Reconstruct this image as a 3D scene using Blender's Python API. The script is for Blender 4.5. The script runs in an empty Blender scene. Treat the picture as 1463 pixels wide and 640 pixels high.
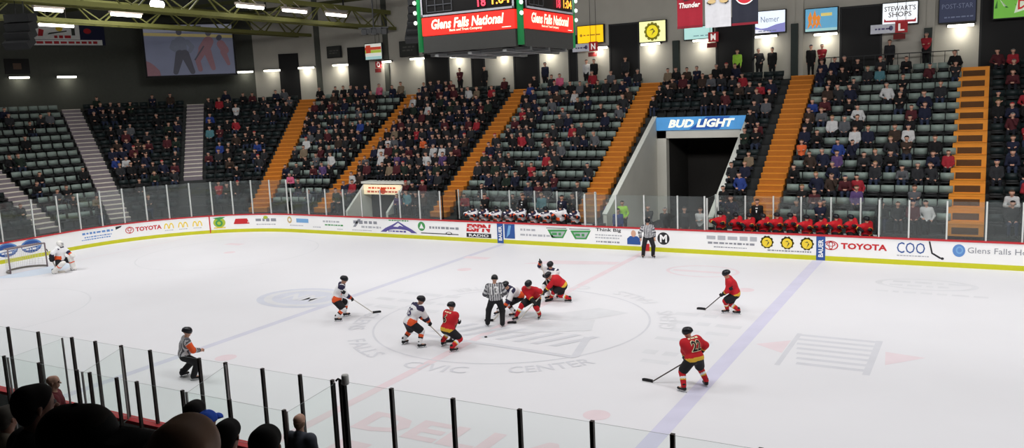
import bpy, bmesh, math, random
import numpy as np
from mathutils import Vector, Matrix
rng = random.Random(7)
nrg = np.random.RandomState(11)
COL = bpy.context.scene.collection
PI = math.pi
sc = bpy.context.scene
sc.view_settings.view_transform = 'Standard'
sc.view_settings.look = 'None'

# ------------------------------------------------------------------ materials
def lin(c):
    return tuple(((v/255)/12.92 if v/255 <= .04045 else ((v/255+.055)/1.055)**2.4) for v in c)
MATS = {}
def mat(name, rgb, rough=.6, emit=0, metal=0, noise=.12, scale=6, spec=.3, objcol=False):
    if name in MATS: return MATS[name]
    m = bpy.data.materials.new(name); m.use_nodes = True
    nt = m.node_tree; b = nt.nodes['Principled BSDF']
    c = lin(rgb)
    b.inputs['Roughness'].default_value = rough
    b.inputs['Metallic'].default_value = metal
    b.inputs['Specular IOR Level'].default_value = spec
    tc = nt.nodes.new('ShaderNodeTexCoord'); nz = nt.nodes.new('ShaderNodeTexNoise')
    nz.inputs['Scale'].default_value = scale; nz.inputs['Detail'].default_value = 3
    nt.links.new(tc.outputs['Object'], nz.inputs['Vector'])
    mr = nt.nodes.new('ShaderNodeMapRange')
    mr.inputs['To Min'].default_value = 1-noise; mr.inputs['To Max'].default_value = 1+noise
    nt.links.new(nz.outputs['Fac'], mr.inputs['Value'])
    mx = nt.nodes.new('ShaderNodeVectorMath'); mx.operation = 'SCALE'
    if objcol:
        oi = nt.nodes.new('ShaderNodeObjectInfo'); nt.links.new(oi.outputs['Color'], mx.inputs[0])
    else:
        mx.inputs[0].default_value = c
    nt.links.new(mr.outputs['Result'], mx.inputs['Scale'])
    nt.links.new(mx.outputs[0], b.inputs['Base Color'])
    if emit:
        nt.links.new(mx.outputs[0], b.inputs['Emission Color']); b.inputs['Emission Strength'].default_value = emit
    MATS[name] = m
    return m

def glass_mat(name, tint=(235,242,240), haze=.07, gloss=.06):
    m = bpy.data.materials.new(name); m.use_nodes = True
    nt = m.node_tree; nt.nodes.clear()
    out = nt.nodes.new('ShaderNodeOutputMaterial')
    tr = nt.nodes.new('ShaderNodeBsdfTransparent'); tr.inputs[0].default_value = (*lin(tint), 1)
    gl = nt.nodes.new('ShaderNodeBsdfGlossy'); gl.inputs['Roughness'].default_value = .05
    gl.inputs[0].default_value = (.8, .85, .85, 1)
    df = nt.nodes.new('ShaderNodeBsdfDiffuse'); df.inputs[0].default_value = (.55, .58, .58, 1)
    nz = nt.nodes.new('ShaderNodeTexNoise'); nz.inputs['Scale'].default_value = 1.5
    mr = nt.nodes.new('ShaderNodeMapRange'); mr.inputs['To Min'].default_value = haze*.5; mr.inputs['To Max'].default_value = haze*1.5
    nt.links.new(nz.outputs['Fac'], mr.inputs['Value'])
    m1 = nt.nodes.new('ShaderNodeMixShader'); nt.links.new(mr.outputs[0], m1.inputs[0])
    nt.links.new(tr.outputs[0], m1.inputs[1]); nt.links.new(df.outputs[0], m1.inputs[2])
    m2 = nt.nodes.new('ShaderNodeMixShader'); m2.inputs[0].default_value = gloss
    nt.links.new(m1.outputs[0], m2.inputs[1]); nt.links.new(gl.outputs[0], m2.inputs[2])
    nt.links.new(m2.outputs[0], out.inputs[0])
    MATS[name] = m
    return m

# ------------------------------------------------------------------ mesh + object helpers
def np_mesh(name, V, Q, mats, mi=None, smooth=False):
    me = bpy.data.meshes.new(name)
    V = np.asarray(V, np.float32); Q = np.asarray(Q, np.int32)
    me.vertices.add(len(V)); me.vertices.foreach_set('co', V.ravel())
    k = Q.shape[1]
    me.loops.add(Q.size); me.loops.foreach_set('vertex_index', Q.ravel())
    me.polygons.add(len(Q))
    me.polygons.foreach_set('loop_start', np.arange(0, Q.size, k, dtype=np.int32))
    me.polygons.foreach_set('loop_total', np.full(len(Q), k, np.int32))
    for m in mats: me.materials.append(m)
    if mi is not None: me.polygons.foreach_set('material_index', np.asarray(mi, np.int32))
    if smooth: me.polygons.foreach_set('use_smooth', np.ones(len(Q), bool))
    me.update(calc_edges=True); me.validate()
    return me

def link(name, me, parent=None, loc=(0, 0, 0)):
    o = bpy.data.objects.new(name, me); COL.objects.link(o); o.location = loc
    if parent is not None: o.parent = parent
    return o
def tag(o, label, cat=None, group=None, kind=None):
    if label: o['label'] = label
    if cat: o['category'] = cat
    if group: o['group'] = group
    if kind: o['kind'] = kind
    return o
def thing(name, label, cat, loc=(0, 0, 0), group=None):
    o = bpy.data.objects.new(name, None); COL.objects.link(o); o.location = loc
    o.empty_display_size = .2
    return tag(o, label, cat, group)
def world_loc(o):
    p = Vector((0, 0, 0))
    while o is not None:
        p += o.location; o = o.parent
    return p

class MB:
    """collects boxes, bars, tubes and prisms (world coordinates) and links them as ONE mesh object"""
    def __init__(s, step=0.): s.v = []; s.f = []; s.m = []; s.step = step; s.k = 0
    def add(s, V, F, mi=0):
        n = len(s.v); dz = s.step*s.k; s.k += 1     # thin painted layers lie one on the other
        s.v += [(float(p[0]), float(p[1]), float(p[2])+dz) for p in V]
        s.f += [tuple(i+n for i in f) for f in F]
        s.m += ([mi]*len(F) if isinstance(mi, int) else list(mi)); return s
    def box(s, x0, x1, y0, y1, z0, z1, mi=0):
        V = [(x, y, z) for z in (z0, z1) for y in (y0, y1) for x in (x0, x1)]
        return s.add(V, [(0,2,3,1),(4,5,7,6),(0,1,5,4),(2,6,7,3),(0,4,6,2),(1,3,7,5)], mi)
    def obox(s, c, ux, uy, uz, mi=0):
        c, ux, uy, uz = map(Vector, (c, ux, uy, uz))
        V = [c+ux*a+uy*b+uz*d for d in (-1, 1) for b in (-1, 1) for a in (-1, 1)]
        return s.add(V, [(0,2,3,1),(4,5,7,6),(0,1,5,4),(2,6,7,3),(0,4,6,2),(1,3,7,5)], mi)
    def bar(s, p, q, w, h, mi=0, up=(0, 0, 1)):
        p, q = Vector(p), Vector(q); d = (q-p); L = d.length; d.normalize()
        u = Vector(up)
        if abs(d.dot(u)) > .98: u = Vector((1, 0, 0))
        a = d.cross(u).normalized(); b = a.cross(d)
        return s.obox((p+q)/2, a*w/2, d*L/2, b*h/2, mi)
    def tube(s, pts, r, n=8, mi=0, closed=False):
        pts = [Vector(p) for p in pts]; V = []; F = []
        N = len(pts); rr = r if isinstance(r, (list, tuple)) else [r]*N
        for i, p in enumerate(pts):
            if closed: d = pts[(i+1) % N]-pts[i-1]
            else: d = pts[min(i+1, N-1)]-pts[max(i-1, 0)]
            d.normalize(); u = Vector((0, 0, 1)) if abs(d.z) < .9 else Vector((1, 0, 0))
            a = d.cross(u).normalized(); b = d.cross(a)
            V += [p+(a*math.cos(t)+b*math.sin(t))*rr[i] for t in [2*PI*k/n for k in range(n)]]
        for i in range(N if closed else N-1):
            j = (i+1) % N
            F += [(i*n+k, i*n+(k+1) % n, j*n+(k+1) % n, j*n+k) for k in range(n)]
        if not closed: F += [tuple(range(n))[::-1], tuple((N-1)*n+k for k in range(n))]
        return s.add(V, F, mi)
    def poly(s, P, n, t, mi=0):
        """polygon P (3D) extruded by t along n"""
        n = Vector(n).normalized()*t; P = [Vector(p) for p in P]; N = len(P)
        V = P+[p+n for p in P]
        F = [tuple(range(N))[::-1], tuple(range(N, 2*N))]+[(i, (i+1) % N, N+(i+1) % N, N+i) for i in range(N)]
        return s.add(V, F, mi)
    def build(s, name, mats, parent=None, smooth=False):
        me = bpy.data.meshes.new(name); off = world_loc(parent) if parent else Vector((0, 0, 0))
        me.from_pydata([tuple(Vector(v)-off) for v in s.v], [], s.f)
        for m in (mats if isinstance(mats, (list, tuple)) else [mats]): me.materials.append(m)
        me.polygons.foreach_set('material_index', s.m)
        if smooth: me.polygons.foreach_set('use_smooth', [True]*len(s.f))
        me.update()
        return link(name, me, parent)

# ------------------------------------------------------------------ lettering (built-in font, as flat mesh)
_TX = {}
def text_geo(s, bold=0., shear=0., res=2):
    k = (s, bold, shear, res)
    if k in _TX: return _TX[k]
    cu = bpy.data.curves.new('lettering', 'FONT'); cu.body = s; cu.size = 1; cu.offset = bold; cu.shear = shear
    cu.resolution_u = res; cu.fill_mode = 'FRONT'
    o = bpy.data.objects.new('lettering', cu); COL.objects.link(o)
    dg = bpy.context.evaluated_depsgraph_get()
    me = bpy.data.meshes.new_from_object(o.evaluated_get(dg))
    V = np.array([v.co[:2] for v in me.vertices]); F = [tuple(p.vertices) for p in me.polygons]
    bpy.data.objects.remove(o); bpy.data.curves.remove(cu); bpy.data.meshes.remove(me)
    V = V-V.min(0); _TX[k] = (V, F, V.max(0))
    return _TX[k]
def lay_text(mb, s, fn, cx, cy, w, h, mi=0, bold=0., shear=0.):
    V, F, mxv = text_geo(s, bold, shear)
    P = [fn(cx-w/2+x/mxv[0]*w, cy-h/2+y/mxv[1]*h) for x, y in V]
    mb.add(P, F, mi)
def lay_rect(mb, fn, cx, cy, w, h, mi=0, nseg=1):
    xs = np.linspace(cx-w/2, cx+w/2, nseg+1)
    P = [fn(x, cy-h/2) for x in xs]+[fn(x, cy+h/2) for x in xs]
    mb.add(P, [(i, i+1, nseg+2+i, nseg+1+i) for i in range(nseg)], mi)
def lay_disc(mb, fn, cx, cy, rx, ry, mi=0, n=28, inner=0.):
    A = [2*PI*i/n for i in range(n)]
    if inner:
        P = [fn(cx+rx*math.cos(a), cy+ry*math.sin(a)) for a in A]+[fn(cx+rx*inner*math.cos(a), cy+ry*inner*math.sin(a)) for a in A]
        mb.add(P, [(i, (i+1) % n, n+(i+1) % n, n+i) for i in range(n)], mi)
    else:
        mb.add([fn(cx+rx*math.cos(a), cy+ry*math.sin(a)) for a in A], [tuple(range(n))], mi)
def lay_poly(mb, fn, P, mi=0):
    mb.add([fn(x, y) for x, y in P], [tuple(range(len(P)))], mi)
def lay_lines(mb, fn, cx, cy, w, n, h, mi=0, seed=0):
    """lines of small illegible print"""
    r = random.Random(seed)
    for k in range(n):
        yy = cy+(n-1)/2*h*1.9-k*h*1.9; x = cx-w/2*r.uniform(.8, 1)
        e = cx+w/2*r.uniform(.7, 1)
        while x < e:
            ww = r.uniform(.6, 1.9)*h*1.2
            lay_rect(mb, fn, x+ww/2, yy, ww, h*r.uniform(.7, 1), mi); x += ww+h*.5

# ------------------------------------------------------------------ figures: smooth union of tapered capsules -> one surface
class Cap:
    __slots__ = ('a', 'b', 'ra', 'rb', 'lab', 'k')
    def __init__(s, a, b, ra, rb=None, lab='', k=.03):
        s.a = np.array(a, float); s.b = np.array(b, float); s.ra = ra; s.rb = ra if rb is None else rb; s.lab = lab; s.k = k
def cap_d(c, P):
    ab = c.b-c.a; L = ab@ab
    t = np.clip(((P-c.a)@ab)/L, 0, 1) if L > 1e-9 else np.zeros(len(P))
    return np.linalg.norm(P-c.a-t[:, None]*ab, axis=1)-(c.ra+(c.rb-c.ra)*t), t
def sdf(caps, P, cuts=()):
    d = None
    for c in caps:
        e, _ = cap_d(c, P)
        if d is None: d = e
        else:
            h = np.clip(c.k-np.abs(d-e), 0, None)/c.k
            d = np.minimum(d, e)-h*h*c.k*.25
    for (p, n) in cuts:       # keep the side the normal points away from
        d = np.maximum(d, (P-np.array(p))@np.array(n))
    return d
def surf(caps, h, cuts=()):
    lo = np.min([np.minimum(c.a, c.b)-max(c.ra, c.rb) for c in caps], 0)-2.5*h
    hi = np.max([np.maximum(c.a, c.b)+max(c.ra, c.rb) for c in caps], 0)+2.5*h
    n = np.ceil((hi-lo)/h).astype(int)+1
    ax = [lo[i]+h*np.arange(n[i]) for i in range(3)]
    G = np.stack(np.meshgrid(*ax, indexing='ij'), -1).reshape(-1, 3)
    F = sdf(caps, G, cuts).reshape(n); F = np.where(F == 0, 1e-6, F); S = F < 0
    c8 = [(i, j, k) for i in (0, 1) for j in (0, 1) for k in (0, 1)]
    sl = lambda A, o: A[o[0]:n[0]-1+o[0], o[1]:n[1]-1+o[1], o[2]:n[2]-1+o[2]]
    cnt = sum(sl(S, o).astype(np.int8) for o in c8)
    act = (cnt > 0) & (cnt < 8); I = np.argwhere(act); ids = -np.ones(act.shape, int); ids[act] = np.arange(len(I))
    acc = np.zeros((len(I), 3)); w = np.zeros(len(I))
    for o in c8:
        for a in range(3):
            if o[a]: continue
            q = list(o); q[a] = 1
            f0 = F[I[:, 0]+o[0], I[:, 1]+o[1], I[:, 2]+o[2]]; f1 = F[I[:, 0]+q[0], I[:, 1]+q[1], I[:, 2]+q[2]]
            m = (f0 < 0) != (f1 < 0); t = np.where(m, f0/np.where(m, f0-f1, 1), 0)
            p = np.tile(np.array(o, float), (len(I), 1)); p[:, a] += t
            acc[m] += p[m]; w[m] += 1
    V = lo+h*(I+acc/w[:, None])
    Q = []
    for a in range(3):
        b, c = (a+1) % 3, (a+2) % 3
        o1 = [slice(None)]*3; o2 = [slice(None)]*3; o1[a] = slice(0, -1); o2[a] = slice(1, None)
        s1, s2 = S[tuple(o1)], S[tuple(o2)]
        E = np.argwhere(s1 != s2)
        if not len(E): continue
        E = E[(E[:, b] > 0) & (E[:, c] > 0) & (E[:, b] < n[b]-1) & (E[:, c] < n[c]-1)]
        def cell(db, dc):
            e = E.copy(); e[:, b] -= db; e[:, c] -= dc; return ids[e[:, 0], e[:, 1], e[:, 2]]
        q = np.stack([cell(1, 1), cell(0, 1), cell(0, 0), cell(1, 0)], 1)
        fl = ~s1[E[:, 0], E[:, 1], E[:, 2]]; q[fl] = q[fl][:, ::-1]
        Q.append(q)
    return V, np.concatenate(Q)
def labels(caps, V, Q):
    C = V[Q].mean(1); D = []; T = []
    for c in caps:
        d, t = cap_d(c, C); D.append(d); T.append(t)
    D = np.array(D); i = D.argmin(0)
    return np.array([c.lab for c in caps])[i], np.array(T)[i, np.arange(len(C))], C
def part(name, caps, h, mats, rule=None, parent=None, cuts=()):
    """mats: dict slot->material; rule(lab,t,C)->array of slot names"""
    V, Q = surf(caps, h, cuts); keys = list(mats); mi = None
    if rule is not None:
        lab, t, C = labels(caps, V, Q); s = rule(lab, t, C)
        mi = np.array([keys.index(x) for x in s], np.int32)
    me = np_mesh(name, V, Q, list(mats.values()), mi, True)
    return link(name, me, parent)
nv = lambda v: np.array(v, float)/max(1e-9, np.linalg.norm(v))
def ik(a, b, l1, l2, pole):
    a, b = np.array(a, float), np.array(b, float); d = b-a; L = np.linalg.norm(d)
    if L > (l1+l2)*.995: b = a+d/L*(l1+l2)*.995; d = b-a; L = np.linalg.norm(d)
    u = d/L; x = (l1*l1-l2*l2+L*L)/(2*L); y = math.sqrt(max(0, l1*l1-x*x))
    p = np.array(pole, float); p = p-u*(p@u); return a+u*x+nv(p)*y, b

# ------------------------------------------------------------------ the bowl: offset curves of the rink boards
RX, RY, RC = 30.48, 12.95, 8.53
CX, CY = -(RX-RC), RY-RC            # centre of the far left corner
S_C0 = CX; S_C1 = CX-RC*PI/2        # corner arc in board arc length
def board_pt(s, z, d=0.):
    """point on the boards (arc length s, 0 = far side at centre line, growing to the right), d metres outwards"""
    if s >= S_C0: return Vector((s, RY+d, z))
    if s >= S_C1:
        a = PI/2+(S_C0-s)/RC; return Vector((CX+(RC+d)*math.cos(a), CY+(RC+d)*math.sin(a), z))
    return Vector((-RX-d, CY-(S_C1-s), z))
def board_dir(s):
    if s >= S_C0: return Vector((0, 1, 0))
    if s >= S_C1:
        a = PI/2+(S_C0-s)/RC; return Vector((math.cos(a), math.sin(a), 0))
    return Vector((-1, 0, 0))
NR, D0, DT, Z0, DZ = 14, 1.8, .757, .95, .49
row_d = lambda k: D0+DT*k
row_z = lambda k: Z0+DZ*k
DTOP = row_d(NR); ZTOP = row_z(NR)-.1; DW = 13.6
ORD = ['zeroth','first','second','third','fourth','fifth','sixth','seventh','eighth','ninth','tenth','eleventh','twelfth','thirteenth','fourteenth','fifteenth','sixteenth','seventeenth','eighteenth','nineteenth','twentieth','twenty-first','twenty-second','twenty-third','twenty-fourth','twenty-fifth','twenty-sixth','twenty-seventh','twenty-eighth','twenty-ninth','thirtieth']+['thirty-%s' % x for x in ('first','second','third','fourth','fifth')]
CAMP = Vector((13.567, -23.638, 7.360)); YAW, PITCH, ROLL, FPX = -.515079, .149590, -.044012, 1200.43
FH = np.array([math.sin(YAW), math.cos(YAW), 0]); RH = np.array([math.cos(YAW), -math.sin(YAW), 0])
# ================================================================== THE SETTING
M = mat
ice_m = M('ice', (226, 226, 230), rough=.45, noise=.035, scale=.35, spec=.12)
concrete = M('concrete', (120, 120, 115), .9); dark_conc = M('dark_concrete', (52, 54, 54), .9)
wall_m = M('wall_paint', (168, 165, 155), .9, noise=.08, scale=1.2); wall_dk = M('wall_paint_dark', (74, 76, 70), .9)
black = M('black', (16, 16, 17), .7); dark = M('dark_grey', (40, 41, 42), .7)
roof_m = M('roof_dark', (34, 35, 32), .95); olive = M('olive_steel', (96, 97, 50), .6, noise=.1)
white_p = M('white_panel', (240, 240, 240), .35, noise=.03, scale=.8); red_p = M('red_rail', (190, 48, 55), .5)
yellow_k = M('yellow_kick', (196, 196, 40), .45, noise=.06)
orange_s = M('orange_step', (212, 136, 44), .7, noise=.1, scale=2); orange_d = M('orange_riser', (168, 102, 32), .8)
brown_r = M('brown_riser', (84, 56, 30), .85)
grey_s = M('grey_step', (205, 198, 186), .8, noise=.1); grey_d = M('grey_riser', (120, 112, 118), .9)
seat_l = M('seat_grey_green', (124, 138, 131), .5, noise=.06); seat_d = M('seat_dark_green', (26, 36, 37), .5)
steel = M('steel', (170, 172, 172), .35, metal=.6); chrome = M('post_white', (205, 208, 205), .5)
glass_f = glass_mat('rink_glass', (246, 249, 248), haze=.04, gloss=.025); glass_n = glass_mat('near_glass', (252, 254, 253), haze=.007, gloss=.006)
rim = M('glass_rim', (120, 128, 130), .4)
lamp_m = M('lamp_tube', (255, 250, 235), .4, emit=5.0, noise=0)
lamp_hi = M('lamp_tube_high', (255, 250, 240), .4, emit=9.0, noise=0)

# ---- ice sheet with its painted lines
def ring_poly(off=0., n=16):
    P = []
    for (cx, cy, a0) in ((RX-RC, RY-RC, 0), (-RX+RC, RY-RC, PI/2), (-RX+RC, -RY+RC, PI), (RX-RC, -RY+RC, 1.5*PI)):
        for k in range(n+1):
            a = a0+PI/2*k/n; P.append((cx+(RC+off)*math.cos(a), cy+(RC+off)*math.sin(a)))
    return P
me = bpy.data.meshes.new('floor'); P = ring_poly(.02)
me.from_pydata([(x, y, 0) for x, y in P]+[(x, y, -.15) for x, y in P], [], [tuple(range(len(P)))]+[(i, i+len(P), (i+1) % len(P)+len(P), (i+1) % len(P)) for i in range(len(P))])
me.materials.append(ice_m); floor = link('floor', me); tag(floor, 'white ice sheet of the hockey rink with painted lines', kind='structure')
mb = MB(); mb.box(-60, 45, -45, 45, -.4, -.16, 0); tag(mb.build('concrete_slab', dark_conc), 'dark concrete slab under the arena', kind='structure')
def ice_mat(n, c): return M('paint_'+n, c, .45, noise=.08, scale=1.5, spec=.12)
im_blue = ice_mat('blue', (209, 208, 228)); im_bluel = ice_mat('blue_grey', (208, 209, 222)); im_red = ice_mat('red', (227, 211, 216)); im_grey = ice_mat('grey', (211, 212, 218)); im_lg = ice_mat('light_grey', (218, 219, 223))
im_bl2 = ice_mat('pale_blue', (208, 211, 222)); im_pk = ice_mat('pink', (228, 214, 219)); im_crease = ice_mat('crease', (208, 219, 232))
ZI = .004
NICE = [0]
def ice_part(name, mats, draw, label, z=ZI):
    NICE[0] += 1; z = .001+.0005*(NICE[0] % 6)
    mb = MB(.00005); draw(mb, lambda x, y: (x, y, z)); o = mb.build(name, mats, floor)
    o['label'] = label; return o
ice_part('blue_line', im_blue, lambda m, f: lay_rect(m, f, 7.62, 0, .42, 2*RY-.1), 'pale blue line across the ice, right')
ice_part('blue_line', im_bluel, lambda m, f: lay_rect(m, f, -7.62, 0, .32, 2*RY-.1), 'pale blue line across the ice, left')
ice_part('centre_line', im_red, lambda m, f: lay_rect(m, f, 0, 0, .3, 2*RY-.1), 'faded red centre line')
ice_part('goal_line', im_red, lambda m, f: lay_rect(m, f, -27.13, 0, .06, 22.3), 'thin red goal line')
ice_part('centre_circle', im_grey, lambda m, f: lay_disc(m, f, 0, 0, 4.6, 4.6, 0, 72, .985), 'grey centre face-off circle', .005)
for cx, cy, lb in ((-20.6, 6.7, 'far left'), (-20.6, -6.7, 'near left')):
    ice_part('faceoff_circle', im_lg, lambda m, f: lay_disc(m, f, cx, cy, 4.57, 4.57, 0, 64, .985), 'faint face-off circle, '+lb)
    ice_part('faceoff_spot', im_red, lambda m, f: lay_disc(m, f, cx, cy, .3, .3), 'red face-off spot, '+lb)
for cx, cy, lb in ((5.95, -6.6, 'near right'), (-6.1, -6.7, 'near left'), (-6.1, 6.7, 'far left'), (6.1, 6.7, 'far right')):
    ice_part('faceoff_spot', im_red, lambda m, f: lay_disc(m, f, cx, cy, .32, .32), 'pale red neutral zone spot, '+lb)
ice_part('goal_crease', im_crease, lambda m, f: lay_poly(m, f, [(-27.1, -1.83)]+[(-27.1+1.83*math.cos(a), 1.83*math.sin(a)) for a in np.linspace(-PI/2, PI/2, 16)]+[(-27.1, 1.83)]), 'pale blue goal crease')
def arc_fn(R, a0, flip=1): return lambda u, v: ((R-v)*math.cos(a0+u/R), (R-v)*math.sin(a0+u/R), .006)
def ring_text(mb, words, R, h, off=0):
    for s, deg, w in words: lay_text(mb, s, arc_fn(R, math.radians(deg+off)), 0, 0, w, h, 0, .01)
mb = MB(); ring_text(mb, [('GLENS', -159, 2.2), ('FALLS', -122, 2.1), ('CIVIC', -85.5, 2.0), ('CENTER', -48.5, 2.4)], 5.15, .55); mb.build('ring_lettering', im_grey, floor)['label'] = 'grey words around the near half of the centre circle'
mb = MB(); ring_text(mb, [('GLENS', -159, 2.2), ('FALLS', -122, 2.1), ('CIVIC', -85.5, 2.0), ('CENTER', -48.5, 2.4)], 5.15, .55, 180); mb.build('ring_lettering', im_lg, floor)['label'] = 'paler words around the far half of the centre circle'
def centre_logo(m, f):
    g = lambda x, y: (x, y, .0045)
    P = [(-1.9, -2.2), (2.9, -2.55), (3.5, -1.35), (-.2, -.5)]
    lay_poly(m, g, [(-1.2, .2), (2.2, .7), (3.3, 2.2), (2.1, 2.5), (1.2, 1.5), (-.8, 1.1)], 1)
    lay_poly(m, g, [(.8, -1.3), (3.0, -.2), (2.6, 1.0), (.9, .2)], 1)
    for k in range(8):
        x = -1.9+k*.62; lay_poly(m, lambda x, y: (x, y, .0055), [(x, -2.1), (x+.25, -2.1), (x+1.1, -.75), (x+.85, -.75)], 0)
    lay_poly(m, lambda x, y: (x, y, .0055), [(-2.3, -2.55), (3.6, -2.95), (3.75, -2.75), (-2.2, -2.35)], 0)
    lay_poly(m, lambda x, y: (x, y, .0055), [(3.5, -2.75), (3.75, -2.75), (3.3, -.9), (3.05, -.9)], 0)
ice_part('ice_logo', [im_grey, im_lg], centre_logo, 'large faint grey emblem at centre ice')
def oval(m, f):
    lay_disc(m, f, -9.35, .15, 2.0, 1.55); lay_disc(m, lambda x, y: (x, y, .006), -9.35, .15, 1.7, 1.3, 1, 28, .8)
    lay_text(m, 'NM', lambda x, y: (x, y, .007), -9.35, .15, 1.6, .9, 1, .03)
ice_part('ice_logo', [im_bl2, im_lg], oval, 'pale blue oval emblem left of the left blue line')
def lefttext(m, f):
    for k, (y, w) in enumerate(((2.2, 3.2), (1.1, 3.6), (0.1, 3.0))): lay_lines(m, f, -5.2+.2*k, y, w, 1, .42, 0, k)
ice_part('ice_lettering', im_lg, lefttext, 'faint grey lettering right of the left blue line')
def righttext(m, f):
    for k, (x, y, w) in enumerate(((5.6, 2.7, 1.7), (5.7, 1.7, 1.9), (6.0, .8, 1.5), (5.9, -.2, 1.6), (5.9, -1.6, 1.4), (5.9, -2.4, 1.0))): lay_lines(m, f, x, y, w, 1, .4, 0, 20+k)
ice_part('ice_lettering', im_lg, righttext, 'faint grey lettering left of the right blue line')
def ad_right(m, f):
    for k in range(7): lay_rect(m, f, 10.0+.05*k, 1.55-.45*k, 2.2-.06*k, .2, 0)
    lay_rect(m, f, 11.15, .1, .18, 3.2, 0); lay_rect(m, f, 8.95, .1, .14, 3.2, 0)
    lay_poly(m, f, [(8.0, .2), (8.85, -.4), (8.85, .9)], 1); lay_poly(m, f, [(11.4, .7), (12.4, .5), (11.5, -.5)], 1)
ice_part('ice_logo', [im_grey, im_pk], ad_right, 'faint striped emblem right of the right blue line')
def logo_far(m, f):
    lay_disc(m, f, 11.9, 9.5, 1.7, .9, 0, 32, .86); lay_lines(m, f, 11.9, 9.5, 2.4, 2, .3, 0, 5); lay_lines(m, f, 12.0, 8.1, 3.4, 1, .28, 0, 6)
ice_part('ice_logo', im_lg, logo_far, 'faint ring emblem near the far right boards')
def swoosh(m, f): lay_disc(m, f, 3.7, 9.4, 1.5, 1.1, 0, 32, .9); lay_rect(m, f, 3.6, 9.3, 2.2, .3, 0)
ice_part('ice_logo', im_pk, swoosh, 'faint pink ring near the far boards')
ice_part('ice_lettering', im_pk, lambda m, f: [lay_poly(m, f, [(-4.2, 8.6), (-.2, 9.6), (-.2, 10.2), (-3.2, 9.7)]), lay_rect(m, f, -7.0, 9.2, 1.3, .5), lay_rect(m, f, -22.4, 8.7, 1.1, .5)], 'faint pink marks along the far side of the ice')
def della(m, f):
    lay_text(m, 'DELLA', f, 3.75, -8.95, 5.5, 1.05, 0, .035); lay_lines(m, f, 3.8, -10.5, 5.6, 1, .9, 0, 9)
ice_part('ice_lettering', im_red, della, 'large pale red word near the near boards')

# ---- dasher boards: facing, kick plate, cap rail and the printed advertisements
boards = thing('dasher_boards', 'white dasher boards with advertisements, yellow kick plate and red cap rail around the ice', 'boards', (0, RY, 0))
SB = list(np.arange(29.9, S_C0, -1.3))+[S_C0]+[S_C0-RC*PI/2*k/72 for k in range(1, 73)]+[S_C1-d for d in (1.2, 2.4, 4.42, 8.84, 13)]
def strip(mb, prof, S, mi=0):
    """sweep closed profile [(d,z)..] along the boards"""
    n = len(prof); V = [board_pt(s, z, d) for s in S for d, z in prof]; F = []
    for i in range(len(S)-1):
        F += [(i*n+k, i*n+(k+1) % n, (i+1)*n+(k+1) % n, (i+1)*n+k) for k in range(n)]
    F += [tuple(range(n)), tuple((len(S)-1)*n+k for k in range(n))[::-1]]
    mb.add(V, F, mi)
for nm, prof, m_ in (('board_facing', [(0, .2), (0, 1.03), (.12, 1.03), (.12, .2)], white_p), ('kick_plate', [(-.012, 0), (-.012, .2), (.12, .2), (.12, 0)], yellow_k), ('cap_rail', [(-.03, 1.03), (-.03, 1.09), (.15, 1.09), (.15, 1.03)], red_p)):
    mb = MB(); strip(mb, prof, SB); mb.build(nm, m_, boards)
# near side boards (mostly below the frame)
nb = thing('dasher_boards', 'near dasher boards with red cap rail below the near glass', 'boards', (0, -RY, 0))
mb = MB(); mb.box(-21.9, 30, -RY-.12, -RY, .2, 1.03); mb.build('board_facing', white_p, nb)
mb = MB(); mb.box(-21.9, 30, -RY-.12, -RY+.012, 0, .2); mb.build('kick_plate', yellow_k, nb)
mb = MB(); mb.box(-21.9, 30, -RY-.2, -RY+.03, 1.03, 1.1); mb.build('cap_rail', red_p, nb)

A = {k: M('ad_'+k, c, .5, noise=.03) for k, c in dict(red=(196, 44, 50), blue=(48, 84, 150), navy=(34, 44, 92), yellow=(236, 206, 60), green=(70, 150, 84), grey=(140, 142, 150), lgrey=(176, 178, 184), black=(42, 42, 46), sky=(120, 168, 214), purple=(92, 84, 150), lblue=(96, 140, 200), white=(238, 238, 238), skin=(206, 160, 136), lime=(170, 190, 60), tan=(196, 168, 110), olive=(96, 90, 48)).items()}
def ad(keys, draw, label):
    mb = MB(); f1 = lambda u, v: board_pt(u, v, -.006); f2 = lambda u, v: board_pt(u, v, -.009); f3 = lambda u, v: board_pt(u, v, -.012)
    draw(mb, f1, f2, f3); o = mb.build('advertisement', [A[k] for k in keys], boards); o['label'] = label
def S_at(x, y):
    if x >= CX: return x
    a = math.atan2(y-CY, x-CX); return S_C0-RC*(a-PI/2)
def toyota(s0, w):
    def d(m, f1, f2, f3):
        r = w*.12
        lay_disc(m, f1, s0-w/2+r, .66, r, .2, 0, 28, .82); lay_disc(m, f1, s0-w/2+r, .71, r*.62, .1, 0, 24, .75); lay_disc(m, f1, s0-w/2+r, .66, r*.3, .19, 0, 20, .7)
        lay_text(m, 'TOYOTA', f1, s0+w*.14, .66, w*.72, .26, 0, .04)
    return d
ad(['red'], toyota(9.05, 2.45), 'red car maker name and oval emblem, right'); ad(['red'], toyota(S_at(-29.5, 8.37), 2.0), 'red car maker name and oval emblem, left corner')
def mcd(s):
  def d(m, f1, f2, f3):
        for q in (-.14, .14):
            t = [(s+q+.14*math.cos(a), .5+.33*math.sin(a)) for a in np.linspace(0, PI, 10)]
            o_ = t+[(s+q+.08*math.cos(a), .5+.25*math.sin(a)) for a in np.linspace(PI, 0, 10)]
            for i in range(9): lay_poly(m, f1, [o_[i], o_[i+1], o_[18-i], o_[19-i]], 0)
        lay_lines(m, f1, s, .4, .55, 1, .05, 1, 3)
  return d
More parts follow.
